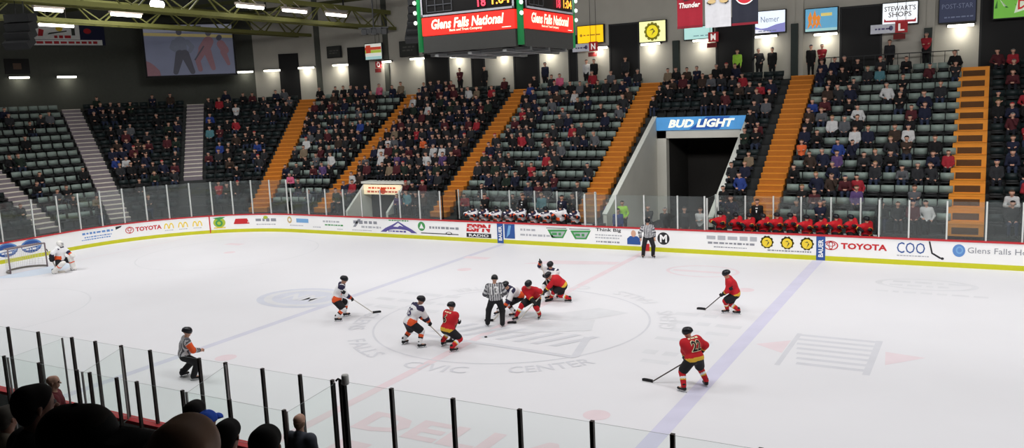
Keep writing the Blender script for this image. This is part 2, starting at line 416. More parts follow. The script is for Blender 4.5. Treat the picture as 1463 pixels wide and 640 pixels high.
for s_, lb_ in ((S_at(-27.68, 10.74), 'right'), (S_at(-28.24, 10.15), 'middle'), (S_at(-28.75, 9.55), 'left')): ad(['yellow', 'lgrey'], mcd(s_), 'yellow double arch, %s of three' % lb_)
def lay_block(m, f1, f2, f3): q = S_at(-30.3, 6.1); lay_lines(m, f1, q-.1, .8, 2.2, 1, .13, 0, 31); lay_lines(m, f1, q-.1, .52, 1.9, 2, .07, 0, 32); lay_poly(m, f2, [(q+.9, .78), (q+1.2, .9), (q+1.25, .98), (q+.9, .95)], 1)
ad(['lblue', 'black'], lay_block, 'pale blue lines of print in the left corner')
for s in (-38.85, -37.55):
    def ov(m, f1, f2, f3, s=s):
        lay_disc(m, f1, s, .66, .56, .36, 0); lay_disc(m, f2, s, .72, .56, .28, 1, 28, .8); lay_poly(m, f3, [(s-.5, .56), (s+.5, .64), (s+.5, .74), (s-.5, .68)], 2); lay_lines(m, f3, s, .5, .7, 1, .1, 2, 4)
    ad(['blue', 'lblue', 'white'], ov, 'blue oval emblem behind the goal, %s' % ('left' if s < -38 else 'right'))
def tilted(s0): return lambda u, v: board_pt(s0+u, v, -.006)
def ad2(keys, draw, label):
    mb = MB(); draw(mb); o = mb.build('advertisement', [A[k] for k in keys], boards); o['label'] = label
_s = S_at(-26.65, 11.5)
def leafy(m):
    f = lambda u, v: board_pt(_s+u, v, -.006); g = lambda u, v: board_pt(_s+u, v, -.01)
    lay_disc(m, f, 0, .63, .36, .3, 0); lay_disc(m, g, -.02, .6, .22, .2, 1, 20, .5); lay_poly(m, g, [(-.38, .92), (0, .78), (.38, .95), (.05, .97)], 1); lay_rect(m, g, 0, .32, .7, .06, 2)
ad2(['lime', 'green', 'yellow'], leafy, 'green and yellow emblem beside the goal line mark')
_s2 = S_at(-25.5, 12.2)
def redtrap(m):
    f = lambda u, v: board_pt(_s2+u, v, -.006); g = lambda u, v: board_pt(_s2+u, v, -.01)
    lay_poly(m, f, [(-.5, .5), (.5, .5), (.36, .82), (-.36, .82)], 0); lay_lines(m, g, 0, .6, .7, 1, .08, 1, 8)
ad2(['red', 'white'], redtrap, 'red trapezoid sign beside the green emblem')
_s3 = S_at(-24.0, 12.7)
def g1(m):
    f = lambda u, v: board_pt(_s3+u, v, -.006)
    lay_lines(m, f, 0, .72, 1.5, 1, .2, 0, 12); lay_lines(m, f, 0, .45, 1.5, 1, .07, 1, 13); lay_disc(m, f, 0, .86, .16, .1, 2)
ad2(['grey', 'lgrey', 'lime'], g1, 'grey lettering with a small green leaf')
def dots(m):
    f = lambda u, v: board_pt(u, v, -.006); g = lambda u, v: board_pt(u, v, -.01)
    lay_disc(m, f, -22.3, .74, .17, .2, 0); lay_disc(m, g, -22.3, .74, .09, .1, 2); lay_rect(m, f, -21.3, .72, .95, .24, 1); lay_lines(m, f, -21.8, .42, 1.2, 1, .06, 3, 14); lay_lines(m, f, -20.2, .38, .6, 1, .06, 3, 15)
ad2(['tan', 'sky', 'white', 'lgrey'], dots, 'small tan disc and pale blue bar')
ad2(['lgrey', 'green'], lambda m: [lay_lines(m, lambda u, v: board_pt(u, v, -.006), -19.1, .74, 1.4, 1, .12, 0, 16), lay_lines(m, lambda u, v: board_pt(u, v, -.006), -18.9, .54, 1.5, 1, .09, 1, 17), lay_lines(m, lambda u, v: board_pt(u, v, -.006), -18.5, .32, .4, 1, .06, 0, 18)], 'pale lines of print left of the slanted lettering')
def kay(m):
    f = lambda u, v: board_pt(u, v, -.006)
    lay_lines(m, f, -16.7, .78, 1.6, 1, .2, 0, 19); lay_poly(m, f, [(-17.5, .5), (-17.3, .5), (-16.9, .95), (-17.1, .95)], 0); lay_lines(m, f, -16.2, .52, 1.4, 1, .12, 1, 20); lay_lines(m, f, -16.9, .32, 1.6, 1, .05, 1, 21)
ad2(['grey', 'lgrey'], kay, 'grey slanted lettering')
def mtn(m):
    f = lambda u, v: board_pt(u, v, -.006); g = lambda u, v: board_pt(u, v, -.01); h = lambda u, v: board_pt(u, v, -.014)
    P = [(-15.55, .3), (-15.2, .52), (-14.7, .72), (-14.3, .92), (-13.9, .72), (-13.4, .5), (-13.05, .3)]
    lay_poly(m, f, P, 0); lay_poly(m, g, [(-14.65, .62), (-14.3, .84), (-13.95, .62), (-14.2, .68), (-14.35, .6)], 1)
    lay_disc(m, g, -14.3, .28, .85, .2, 1); lay_lines(m, h, -14.3, .36, 1.4, 1, .1, 0, 22); lay_lines(m, f, -14.3, .96, 1.3, 1, .08, 2, 23)
ad2(['purple', 'white', 'green'], mtn, 'purple mountain emblem with green lettering above')
def pine(m):
    f = lambda u, v: board_pt(u, v, -.006); g = lambda u, v: board_pt(u, v, -.01)
    lay_disc(m, f, -12.75, .7, .24, .25, 0); lay_poly(m, g, [(-12.9, .58), (-12.6, .58), (-12.75, .86)], 1); lay_lines(m, f, -11.3, .66, 2.0, 1, .13, 2, 24); lay_rect(m, f, -11.6, .34, 2.4, .045, 3); lay_disc(m, f, -11.0, .38, .2, .08, 3, 16, .7)
ad2(['green', 'white', 'grey', 'black'], pine, 'green round tree emblem with grey lettering')
def espn(m):
    f = lambda u, v: board_pt(u, v, -.006); g = lambda u, v: board_pt(u, v, -.01)
    lay_text(m, 'ESPN', f, -9.15, .74, 1.5, .42, 0, .05, .15); lay_rect(m, g, -9.15, .74, 1.5, .035, 2); lay_rect(m, f, -9.15, .35, 1.5, .22, 1); lay_text(m, 'RADIO', g, -9.15, .35, 1.2, .14, 2, .02)
ad2(['red', 'black', 'white'], espn, 'red sports station name over a black radio bar')
for s, nm in ((-7.85, 'left'), (7.72, 'right')):
    def pil(m, s=s):
        f = lambda u, v: board_pt(u, v, -.016); 
        lay_rect(m, f, s, .515, .36, 1.02, 0); lay_text(m, 'BAUER', lambda u, v: board_pt(s-(v), .52+u, -.02), 0, 0, .75, .2, 1, .03)
    ad2(['blue', 'white'], pil, 'blue pillar with white upright lettering marking the %s blue line' % nm)
ad2(['blue', 'sky'], lambda m: [lay_rect(m, lambda u, v: board_pt(u, v, -.006), -7.3, .64, .6, .74, 0), lay_poly(m, lambda u, v: board_pt(u, v, -.01), [(-7.5, .3), (-7.3, .5), (-7.2, .95), (-7.35, .95)], 1)], 'dark blue picture panel beside the left blue pillar')
ad2(['lgrey'], lambda m: [lay_lines(m, lambda u, v: board_pt(u, v, -.006), -6.2, .76, 1.0, 1, .12, 0, 26), lay_lines(m, lambda u, v: board_pt(u, v, -.006), -5.8, .5, 1.9, 1, .12, 0, 27)], 'two pale grey lines of print')
for s, nm in ((-4.6, 'left'), (-3.35, 'right')):
    def lr(m, s=s):
        f = lambda u, v: board_pt(s+u, v, -.006); g = lambda u, v: board_pt(s+u, v, -.01)
        lay_poly(m, f, [(-.55, .82), (.55, .86), (.3, .42), (-.3, .4)], 0); lay_poly(m, g, [(-.38, .72), (.42, .76), (.25, .5), (-.22, .48)], 1); lay_lines(m, lambda u, v: board_pt(s+u, v, -.014), 0, .62, .7, 1, .16, 0, 28); lay_poly(m, g, [(-.6, .88), (.5, .9), (.5, .93), (-.6, .91)], 2)
    ad2(['green', 'lgrey', 'black'], lr, 'green shield emblem, %s of a pair' % nm)
def think(m):
    f = lambda u, v: board_pt(u, v, -.006)
    lay_text(m, 'Think Big', f, -1.9, .9, 1.3, .2, 0, .02); lay_lines(m, f, -1.9, .6, 1.5, 2, .07, 1, 29); lay_lines(m, f, -1.9, .34, 1.4, 1, .08, 2, 30)
ad2(['black', 'lgrey', 'grey'], think, 'dark heading over faint lines of print')
def man(m):
    f = lambda u, v: board_pt(u, v, -.006); g = lambda u, v: board_pt(u, v, -.01)
    lay_poly(m, f, [(-.95, .28), (-.3, .28), (-.28, .55), (-.45, .68), (-.8, .68), (-.95, .55)], 0); lay_disc(m, g, -.63, .8, .12, .16, 1); lay_disc(m, f, -.3, .72, .08, .08, 2, 12, .6)
ad2(['blue', 'skin', 'grey'], man, 'printed figure in a blue shirt')
def em(m):
    f = lambda u, v: board_pt(u, v, -.006); g = lambda u, v: board_pt(u, v, -.01)
    lay_disc(m, f, .83, .63, .29, .29, 0); lay_text(m, 'M', g, .83, .63, .34, .36, 1, .04)
ad2(['black', 'white'], em, 'white M in a black disc')
def sok(m):
    f = lambda u, v: board_pt(u, v, -.006)
    lay_lines(m, f, 3.9, .78, 2.3, 1, .2, 0, 33); lay_lines(m, f, 3.9, .54, 2.2, 1, .1, 1, 34); lay_lines(m, f, 3.9, .36, 1.6, 1, .05, 1, 35)
ad2(['lgrey', 'grey'], sok, 'pale red-grey slanted lettering in three lines')
for i, s in enumerate((5.5, 6.35, 7.16)):
    def yb(m, s=s):
        f = lambda u, v: board_pt(s+u, v, -.006); g = lambda u, v: board_pt(s+u, v, -.01); h = lambda u, v: board_pt(s+u, v, -.014)
        for k in range(10):
            a = 2*PI*k/10; lay_disc(m, f, .22*math.cos(a), .68+.22*math.sin(a), .07, .07, 0, 10)
        lay_disc(m, f, 0, .68, .25, .25, 0); lay_disc(m, g, 0, .67, .21, .21, 1); lay_poly(m, h, [(-.02, .5), (.06, .72), (-.1, .74), (.02, .78), (.1, .66)], 0)
        if i == 1: lay_lines(m, f, 0, .33, 1.9, 1, .06, 2, 36)
    ad2(['olive', 'yellow', 'grey'], yb, 'yellow badge with a black scalloped edge, %s of three' % ('left', 'middle', 'right')[i])
def cool(m):
    f = lambda u, v: board_pt(u, v, -.006)
    lay_text(m, 'COO', f, 11.15, .7, 1.02, .44, 0, .0); lay_poly(m, f, [(11.78, 1.0), (11.84, 1.0), (11.95, .5), (11.89, .5)], 1); lay_poly(m, f, [(11.9, .5), (11.96, .54), (12.25, .36), (12.2, .31)], 1); lay_disc(m, f, 12.28, .33, .06, .05, 1); lay_lines(m, f, 11.3, .38, 1.4, 1, .05, 2, 37)
ad2(['blue', 'black', 'lgrey'], cool, 'blue letters COO ending in a black hockey stick')
def gfh(m):
    f = lambda u, v: board_pt(u, v, -.006); g = lambda u, v: board_pt(u, v, -.01)
    lay_disc(m, f, 12.85, .68, .22, .25, 0); lay_disc(m, g, 12.87, .7, .13, .15, 1, 20, .6); lay_text(m, 'Glens Falls Hospital', f, 14.5, .68, 2.7, .3, 2, .0)
ad2(['lblue', 'sky', 'grey'], gfh, 'blue round emblem with grey hospital lettering')
_sg = S_at(-27.13, 11.2)
ad2(['red'], lambda m: [lay_rect(m, lambda u, v: board_pt(u, v, -.016), _sg, .54, .07, 1.0, 0)], 'thin red upright mark of the goal line')
ad2(['red'], lambda m: [lay_rect(m, lambda u, v: board_pt(u, v, -.016), 0, .18, .3, .34, 0)], 'red mark of the centre line')

# ---- glass on the boards
def glazing(label, pts, zb, zt, pm, gm, pw=.06, group=None, haze=None):
    """posts at each point, panes between them"""
    c = sum((Vector((*p, 0)) for p in pts), Vector((0, 0, 0)))/len(pts)
    t = thing('rink_glass', label, 'glass', (c.x, c.y, zb), group)
    for i, (x, y) in enumerate(pts):
        mb = MB(); mb.box(x-pw/2, x+pw/2, y-pw/2, y+pw/2, zb, zt+.02); mb.build('post', pm, t)
        if i == len(pts)-1: break
        a, b = Vector((x, y, 0)), Vector((*pts[i+1], 0)); d = (b-a).normalized(); n = Vector((-d.y, d.x, 0))*.006
        a, b = a+d*pw/2, b-d*pw/2; up = Vector((0, 0, 1)); V = []
        for z in (zb+.01, zt):
            V += [a-n+up*z, b-n+up*z, b+n+up*z, a+n+up*z]
        mb = MB(); mb.add(V, [(0, 1, 5, 4), (2, 3, 7, 6)], 0); mb.add(V, [(0, 3, 2, 1), (4, 5, 6, 7), (1, 2, 6, 5), (0, 4, 7, 3)], 1)
        mb.build('glass_pane', [gm, rim], t)
    return t
bp = lambda s, d=.06: (lambda p: (p.x, p.y))(board_pt(s, 0, d))
S_end = [S_C1-6.9, S_C1-5.4, S_C1-3.6, S_C1-1.9]+list(np.linspace(S_C1-.5, -22.4, 12))
glazing('tall glass with pale posts around the left end and corner of the rink', [bp(s) for s in S_end], 1.09, 3.1, chrome, glass_f)
glazing('glass with pale posts on the far boards left of the white team bench', [bp(s) for s in np.linspace(-22.1, -11.5, 9)], 1.09, 2.6, chrome, glass_f)
glazing('glass behind the white team bench', [(-11.4, 14.68), (-9.9, 14.68), (-8.2, 14.68), (-6.7, 14.68), (-5.4, 14.68), (-4.3, 14.68), (-3.3, 14.68)], .9, 2.5, chrome, glass_f)
glazing('glass on the far boards in front of the tunnel', [bp(s) for s in (-3.1, -2.55, -1.5, -.1, 1.5, 2.75)], 1.09, 2.6, chrome, glass_f)
glazing('glass behind the red team bench', [(2.9, 14.68), (4.15, 14.68), (5.4, 14.68), (6.6, 14.68), (7.85, 14.68), (9.05, 14.68), (9.85, 14.68)], .9, 2.45, chrome, glass_f)
glazing('glass with pale posts on the far boards right of the red team bench', [bp(s) for s in (9.95, 11.05, 12.4, 13.75, 14.95, 16.2, 17.5)], 1.09, 2.6, chrome, glass_f)
for x, lb in ((-11.45, 'left end of the white team bench'), (-3.2, 'right end of the white team bench'), (2.82, 'left end of the red team bench'), (9.9, 'right end of the red team bench')):
    glazing('short cross glass at the '+lb, [(x, 13.15), (x, 14.55)], .02, 2.5, black if x in (-11.45, 9.9) else chrome, glass_f)
post_nd = M('post_brown', (66, 58, 56), .5); post_nl = M('post_silver', (150, 146, 146), .4)
front = [-11.5, -10.3, -9.1, -7.9, -7.0, -5.88, -4.72, -3.5, -2.7, -1.85, -.95, .48, 1.2, 2.16, 3.08, 3.83]
glazing('near glass in front of the penalty boxes with dark posts', [(x, -RY-.06) for x in front], 1.1, 2.63, post_nd, glass_n, .055)
glazing('near glass with dark posts right of the penalty boxes', [(x, -RY-.06) for x in (4.02, 5.11, 6.33, 7.54, 8.74, 9.95, 11.15, 12.4, 13.6, 14.8)], 1.1, 2.65, post_nd, glass_n, .06)
back = [-6.9, -5.6, -4.5, -3.34, -2.18, -1.0, -.62, .15, .7, 1.88, 3.0, 4.2]
glazing('glass behind the penalty boxes nearest the seats', [(x, -14.55) for x in back], .9, 2.69, post_nd, glass_n, .05)
for x, x2, lb in ((-3.7, -3.4, 'left'), (-1.75, -1.0, 'second'), (1.3, 1.85, 'third')):
    glazing('cross glass between penalty boxes, %s from the left' % lb, [(x, -13.1), (x2, -14.45)], 1.1, 2.62, post_nl, glass_n, .03)
glazing('cross glass closing the right end of the penalty boxes', [(3.95, -13.1), (4.15, -14.45)], 1.1, 2.62, post_nl, glass_n, .03)
t = thing('camera_post', 'black post with a curved hook and a grey box on the near glass', 'post', (4.12, -13.05, 1.1))
mb = MB(); mb.box(4.09, 4.16, -13.08, -13.02, 1.1, 2.62); mb.build('pole', black, t)
mb = MB(); mb.tube([(4.12, -13.05, 2.4), (4.12, -13.05, 2.6), (4.08, -13.05, 2.68), (4.0, -13.05, 2.7), (3.95, -13.05, 2.66)], .018, 8); mb.build('hook', black, t, True)
mb = MB(); mb.tube([(4.16, -13.05, 2.62), (4.16, -13.05, 2.64), (4.16, -13.05, 2.78), (4.16, -13.05, 2.80)], [.05, .065, .065, .05], 12); mb.build('box_housing', M('cam_grey', (190, 190, 188), .5), t, True)

mb = MB(); mb.box(-7.2, 4.25, -14.62, -14.5, 0, .88); tag(mb.build('penalty_box_wall', dark), 'dark low wall behind the penalty boxes', kind='structure')
# ---- stepped seating bowl (structure)
gaps = [(-60, -21.95, 0), (-21.95, -19.5, 0), (-19.5, -16.35, 3), (-16.35, -2.78, 0), (-2.78, 2.35, 10), (2.35, 34, 0)]
def terrace(S, k0, name, lab):
    prof = []
    for k in range(k0, NR):
        prof += [(row_d(k), row_z(k)), (row_d(k+1), row_z(k))]
        if k == k0: prof.insert(0, (row_d(k), 0 if k0 == 0 else row_z(k)-.6))
    prof += [(DTOP, ZTOP), (DW+.3, ZTOP), (DW+.3, ZTOP-.4)]
    prof += [(row_d(k0)+1.2, row_z(k0)-.6 if k0 else 0)]
    mb = MB(); n = len(prof)
    V = [board_pt(s, z, d) for s in S for d, z in prof]; F = []
    for i in range(len(S)-1): F += [(i*n+k, (i+1)*n+k, (i+1)*n+(k+1) % n, i*n+(k+1) % n) for k in range(n)]
    mb.add(V, F); 
    # end caps as strips of quads under each step
    tag(mb.build(name, dark_conc), lab, kind='structure')
terrace([S_C1-13, S_C1-6, S_C1]+[S_C1+RC*PI/2*k/24 for k in range(1, 25)], 0, 'seating_terrace', 'dark stepped terrace at the left end and corner')
for a, b, k0 in gaps[1:]: terrace([a, b], k0, 'seating_terrace', 'dark stepped terrace on the far side from x %d' % a if 0 else 'dark stepped terrace on the far side')
# near stand
mb = MB()
for k in range(0, 14): mb.box(-20, 30, -(15.2+.757*(k+1)), -(15.2+.757*k), 0, 1.0+.49*k)
tag(mb.build('seating_terrace', dark_conc), 'dark stepped terrace on the near side', kind='structure')
# ---- back wall following the bowl, ceiling
SW = [S_C1-13, S_C1-6, S_C1]+[S_C1+RC*PI/2*k/24 for k in range(1, 25)]
def wall(S, name, m_, lab, z0=6.9, z1=15.6):
    mb = MB(); V = []; F = []
    for s in S: V += [board_pt(s, z0, DW), board_pt(s, z1, DW), board_pt(s, z1, DW+.3), board_pt(s, z0, DW+.3)]
    for i in range(len(S)-1): F += [(4*i+k, 4*i+(k+1) % 4, 4*i+4+(k+1) % 4, 4*i+4+k) for k in range(4)]
    mb.add(V, F); tag(mb.build(name, m_), lab, kind='structure')
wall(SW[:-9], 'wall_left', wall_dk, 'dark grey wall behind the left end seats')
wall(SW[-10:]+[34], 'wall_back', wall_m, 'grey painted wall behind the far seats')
mb = MB(); mb.box(-60, 45, -45, 32, 15.6, 16); tag(mb.build('ceiling', roof_m), 'dark roof', kind='structure')
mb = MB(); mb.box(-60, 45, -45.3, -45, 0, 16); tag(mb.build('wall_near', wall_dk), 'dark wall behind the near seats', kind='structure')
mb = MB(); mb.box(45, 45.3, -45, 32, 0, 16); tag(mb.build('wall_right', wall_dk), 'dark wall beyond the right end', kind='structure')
# dark doorways in the back wall
def wall_s(x): return x
doors = [(-.38, 1.66, 11.3), (6.51, 8.47, 11.35), (-7.14, -5.34, 11.5), (-14.07, -12.32, 10.9), (-21.3, -19.4, 11.3), (13.25, 22.0, 12.6), (-17.4, -16.5, 10.4), (-10.0, -9.55, 11.0)]
for i, (x0, x1, zt) in enumerate(doors):
    mb = MB(); w = .1
    mb.box(x0, x1, RY+DW-.03, RY+DW+.02, ZTOP, zt, 0)
    o = mb.build('door_%d' % (i+1), [black]); tag(o, 'dark doorway in the far wall, opening at x', kind='structure'); o['label'] = 'tall dark doorway in the far wall'
    mb = MB(); mb.box(x0-w, x0, RY+DW-.06, RY+DW, ZTOP, zt+w); mb.box(x1, x1+w, RY+DW-.06, RY+DW, ZTOP, zt+w); mb.box(x0, x1, RY+DW-.06, RY+DW, zt, zt+w); mb.build('door_frame', dark, o)
for i, (s0, w, zt) in enumerate(((S_at(-26.9, 26.0), 1.7, 11.5), (S_at(-32.0, 24.1), 1.5, 11.3))):
    a, b = board_pt(s0, 0, DW-.03), board_dir(s0); t_ = Vector((b.y, -b.x, 0))
    mb = MB(); mb.obox(a+Vector((0, 0, (ZTOP+zt)/2)), t_*w/2, b*.03, Vector((0, 0, (zt-ZTOP)/2))); o = mb.build('door_%d' % (9+i), black); tag(o, 'tall dark doorway in the far left wall', kind='structure')
col_g = M('column_green', (36, 46, 42), .6)
for i, (x, zt) in enumerate(((-2.85, 10.3), (4.05, 10.75), (10.8, 10.0))):
    mb = MB(); mb.box(x-.19, x+.19, RY+DW-.3, RY+DW-.02, ZTOP, zt); tag(mb.build('trim_%d' % (i+1), col_g), 'dark green steel column on the far wall', kind='structure')
# pilasters up the wall
for i, s0 in enumerate((S_at(-29.9, 25.0), S_at(-24.6, 26.4), 4.3, 10.9)):
    a, b = board_pt(s0, 0, DW-.06), board_dir(s0); t_ = Vector((b.y, -b.x, 0))
    mb = MB(); mb.obox(a+Vector((0, 0, 11.6)), t_*.2, b*.06, Vector((0, 0, 4))); tag(mb.build('trim_%d' % (4+i), wall_m if i > 1 else wall_dk), 'wall pilaster', kind='structure')

# ---- tunnel with its sign, small entrance
tun_w = M('tunnel_wall', (206, 204, 194), .85, noise=.08, scale=1.0); cap_w = M('tunnel_cap', (214, 216, 208), .7)
t = thing('tunnel', 'wide concrete tunnel through the far seats with slanted side walls and a dark opening', 'tunnel', (-.2, 18, 0))
XL, XR, YF, YB = -2.72, 2.42, 14.75, 22.3
def side(x0, x1, nm):
    mb = MB(); P = [(YF, 0), (YF, 1.35), (YB, 5.85), (YB+.3, 5.85), (YB+.3, 0)]
    mb.poly([(x0, y, z) for y, z in P], (1, 0, 0), x1-x0); mb.build(nm, tun_w, t)
    mb = MB(); mb.bar(((x0+x1)/2, YF-.02, 1.38), ((x0+x1)/2, YB, 5.9), .26, .07); mb.build('wall_cap', cap_w, t)
side(XL-.2, XL, 'side_wall'); side(XR, XR+.2, 'side_wall')
mb = MB(); mb.box(XL, XL+.55, YB, YB+.5, 0, 5.1); mb.build('jamb', tun_w, t)
mb = MB(); mb.box(XR-.4, XR, YB, YB+.5, 0, 5.1); mb.build('jamb', tun_w, t)
mb = MB(); mb.box(XL, XR, YB, YB+.5, 4.68, 5.12); mb.build('lintel', tun_w, t)
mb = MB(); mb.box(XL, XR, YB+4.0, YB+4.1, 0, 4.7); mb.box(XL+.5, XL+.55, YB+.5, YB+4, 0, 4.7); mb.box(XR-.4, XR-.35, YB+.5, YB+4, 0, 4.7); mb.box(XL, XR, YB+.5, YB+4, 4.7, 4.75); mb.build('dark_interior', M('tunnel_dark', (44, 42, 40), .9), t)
sg = thing('tunnel_sign', 'long blue sign with white beer name over the wide tunnel opening', 'sign', (-.1, YB-.05, 5.1))
blue_l = M('sign_blue_lit', (74, 140, 196), .4, emit=.5, noise=.15, scale=2); wh_l = M('sign_white_lit', (240, 240, 225), .4, emit=.55, noise=.02)
mb = MB(); mb.box(XL+.02, XR+.1, YB-.12, YB+.02, 5.13, 5.86); mb.build('sign_panel', [blue_l], sg)
mb = MB(); fn = lambda u, v: (u, YB-.135, v)
lay_poly(mb, lambda u, v: (u, YB-.128, v), [(-.8, 5.16), (.9, 5.16), (1.5, 5.84), (.2, 5.84)], 1)
lay_text(mb, 'BUD LIGHT', fn, -.12, 5.5, 3.75, .46, 0, .045, .28); mb.build('sign_lettering', [wh_l, M('sign_blue_deep', (36, 84, 160), .4, emit=.4)], sg)
t = thing('stand_entrance', 'small white entrance hut in the far seats with a slanted side wall', 'entrance', (-17.9, 16, 0))
ex0, ex1, ey0, ey1 = -19.35, -16.5, 14.75, 17.0
for x0, x1 in ((ex0-.15, ex0), (ex1, ex1+.15)):
    mb = MB(); mb.poly([(x0, y, z) for y, z in [(ey0, 0), (ey0, 1.1), (ey1-.4, 2.55), (ey1+.1, 2.55), (ey1+.1, 0)]], (1, 0, 0), .15); mb.build('side_wall', cap_w, t)
mb = MB(); mb.box(ex0-.2, ex1+.2, ey1-.6, ey1+.3, 2.55, 2.68); mb.build('roof_slab', cap_w, t)
mb = MB(); mb.box(ex0, ex1, ey1+.05, ey1+.1, 0, 2.5); mb.build('dark_opening', dark, t)
sg = thing('entrance_sign', 'small lit cream sign with orange print over the small white entrance hut', 'sign', (-17.9, 16.4, 1.9))
cream_l = M('sign_cream_lit', (248, 226, 190), .4, emit=.5, noise=.1, scale=4); or_l = M('sign_orange', (206, 80, 50), .5, emit=.3)
mb = MB(); mb.box(ex0+.05, ex1-.02, 16.32, 16.42, 1.92, 2.5); mb.build('sign_panel', cream_l, sg)
mb = MB(); fn = lambda u, v: (u, 16.31, v); lay_lines(mb, fn, -17.9, 2.2, 2.3, 2, .12, 0, 50); lay_disc(mb, fn, -17.85, 2.15, .22, .2, 0); mb.build('sign_print', or_l, sg)

# ---- aisle stairs
aisles_far = [-21.5, -12.85, -4.0, 4.75, 13.0]
aisles_cor = [112.5, 135, 157.5, 180]
def stairs(p0, u, label, tread, riser, w=1.2, panel=None, k0=0):
    q_ = 1 if panel else 2
    u = Vector(u).normalized(); v = Vector((u.y, -u.x, 0)); o = Vector(p0)
    t = thing('aisle_stairs', label, 'stairs', (o.x, o.y, Z0), 'orange aisle stairs' if tread is orange_s else 'grey aisle stairs')
    a, b = MB(), MB(); c = MB(); n = NR*q_; d = DT/q_; h = DZ/q_
    for k in range(k0, n):
        z1 = Z0+h*(k+1); y0 = D0+d*k
        a.obox(o+u*(y0+d/2-D0)+Vector((0, 0, z1+.02)), v*w/2, u*(d/2+.02), Vector((0, 0, .022)))
        b.obox(o+u*(y0+d/2-D0)+Vector((0, 0, z1-h*.65)), v*w/2, u*d/2, Vector((0, 0, h*.645)))
        if panel: MB().obox(o+u*(y0-D0-.003)+Vector((0, 0, z1-.27)), v*w*.36, u*.004, Vector((0, 0, .14))).build('riser_panel', panel, t)
    a.build('tread', tread, t); b.build('riser', riser, t)
lab_or = {-21.5: 'second orange aisle stairs from the left', -12.85: 'orange aisle stairs right of the small white entrance hut', -4.0: 'orange aisle stairs just left of the wide tunnel', 4.75: 'orange aisle stairs just right of the wide tunnel', 13.0: 'rightmost orange aisle stairs with brown riser panels'}
for x in aisles_far:
    stairs((x, RY+D0, 0), (0, 1, 0), lab_or[x], orange_s, orange_d if x != 13.0 else orange_s, {13.0: 1.35, -21.5: 1.0, -12.85: 1.1}.get(x, 1.2), brown_r if x == 13.0 else None)
for dg, lb in ((112.5, 'leftmost orange aisle stairs, beside the left corner seats'), (135, 'grey aisle stairs climbing straight back in the far left corner'), (157.5, 'grey aisle stairs slanting up the left end seats'), (180, 'grey aisle stairs cut by the left edge of the photo')):
    a = math.radians(dg); u = Vector((math.cos(a), math.sin(a), 0)); p = Vector((CX, CY, 0))+u*(RC+D0)
    stairs(p, u, lb, orange_s if dg == 112.5 else grey_s, orange_d if dg == 112.5 else grey_d, 1.2 if dg == 112.5 else 1.15, None, 8 if dg == 135 else 0)
# top rail right of the tunnel
t = thing('guard_rail', 'thin dark railing above the top seats left of the rightmost orange stairs', 'railing', (9.5, 25.4, ZTOP))
mb = MB()
for x in np.arange(5.6, 12.4, .55): mb.bar((x, RY+DTOP+.1, ZTOP), (x, RY+DTOP+.1, ZTOP+1.0), .03, .03)
mb.build('baluster', dark, t); mb = MB(); mb.bar((5.6, RY+DTOP+.1, ZTOP+1.02), (12.3, RY+DTOP+.1, ZTOP+1.02), .05, .05); mb.build('handrail', dark, t)
# ================================================================== SEATS AND CROWD
sections = [  # kind, lo, hi, seat material, phrase
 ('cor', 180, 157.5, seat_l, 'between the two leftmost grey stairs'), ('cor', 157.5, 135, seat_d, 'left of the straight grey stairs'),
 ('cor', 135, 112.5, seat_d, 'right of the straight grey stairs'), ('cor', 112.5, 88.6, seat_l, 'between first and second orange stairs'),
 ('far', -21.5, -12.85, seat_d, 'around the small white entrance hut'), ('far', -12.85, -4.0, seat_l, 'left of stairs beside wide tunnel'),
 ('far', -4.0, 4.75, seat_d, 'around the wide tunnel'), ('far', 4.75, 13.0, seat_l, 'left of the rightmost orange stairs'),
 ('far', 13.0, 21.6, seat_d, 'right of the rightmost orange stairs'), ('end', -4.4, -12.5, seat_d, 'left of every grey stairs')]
def dens(i, k, f):
    if i == 0: return .14
    if i == 1: return .12 if k < 4 else .42
    if i == 2: return (.25 if k < 2 else .1 if k < 4 else .5)
    if i == 3: return .1 if k < 3 else (.66 if k < 10 else .5)
    if i == 4: return .84 if k < 12 else .6
    if i == 5: return (.3 if k < 4 else .42)+(.25 if f < .3 else 0)-(.1 if k in (7, 8, 10) else 0)
    if i == 6: return .62
    if i == 7: return .5 if f < .35 else .34
    if i == 8: return .5
    return .1
SLOTS = []     # (section, row, column, position, dir, s)
for i, (kd, lo, hi, sm, ph) in enumerate(sections):
    for k in range(NR):
        d = row_d(k)+.40; z = row_z(k)
        if kd == 'far': ss = np.arange(lo+.78+.29, hi-.78, .58)
        elif kd == 'cor':
            R = RC+d; a0, a1 = math.radians(lo)-.75/R, math.radians(hi)+.75/R; n = int((a0-a1)*R/.58)
            ss = [S_C0-RC*((a0-(j+.5)*(a0-a1)/n)-PI/2) for j in range(n)]
        else:
            ss = [S_C1-(CY-y) for y in np.arange(-7.5, 3.6, .58)]
        for j, s in enumerate(ss):
            if kd == 'far' and -19.75 < s < -16.1 and k < 3: continue
            if kd == 'far' and -3.2 < s < 2.85 and k < 10: continue
            SLOTS.append((i, k, j/len(ss), board_pt(s, z, d), board_dir(s), s))
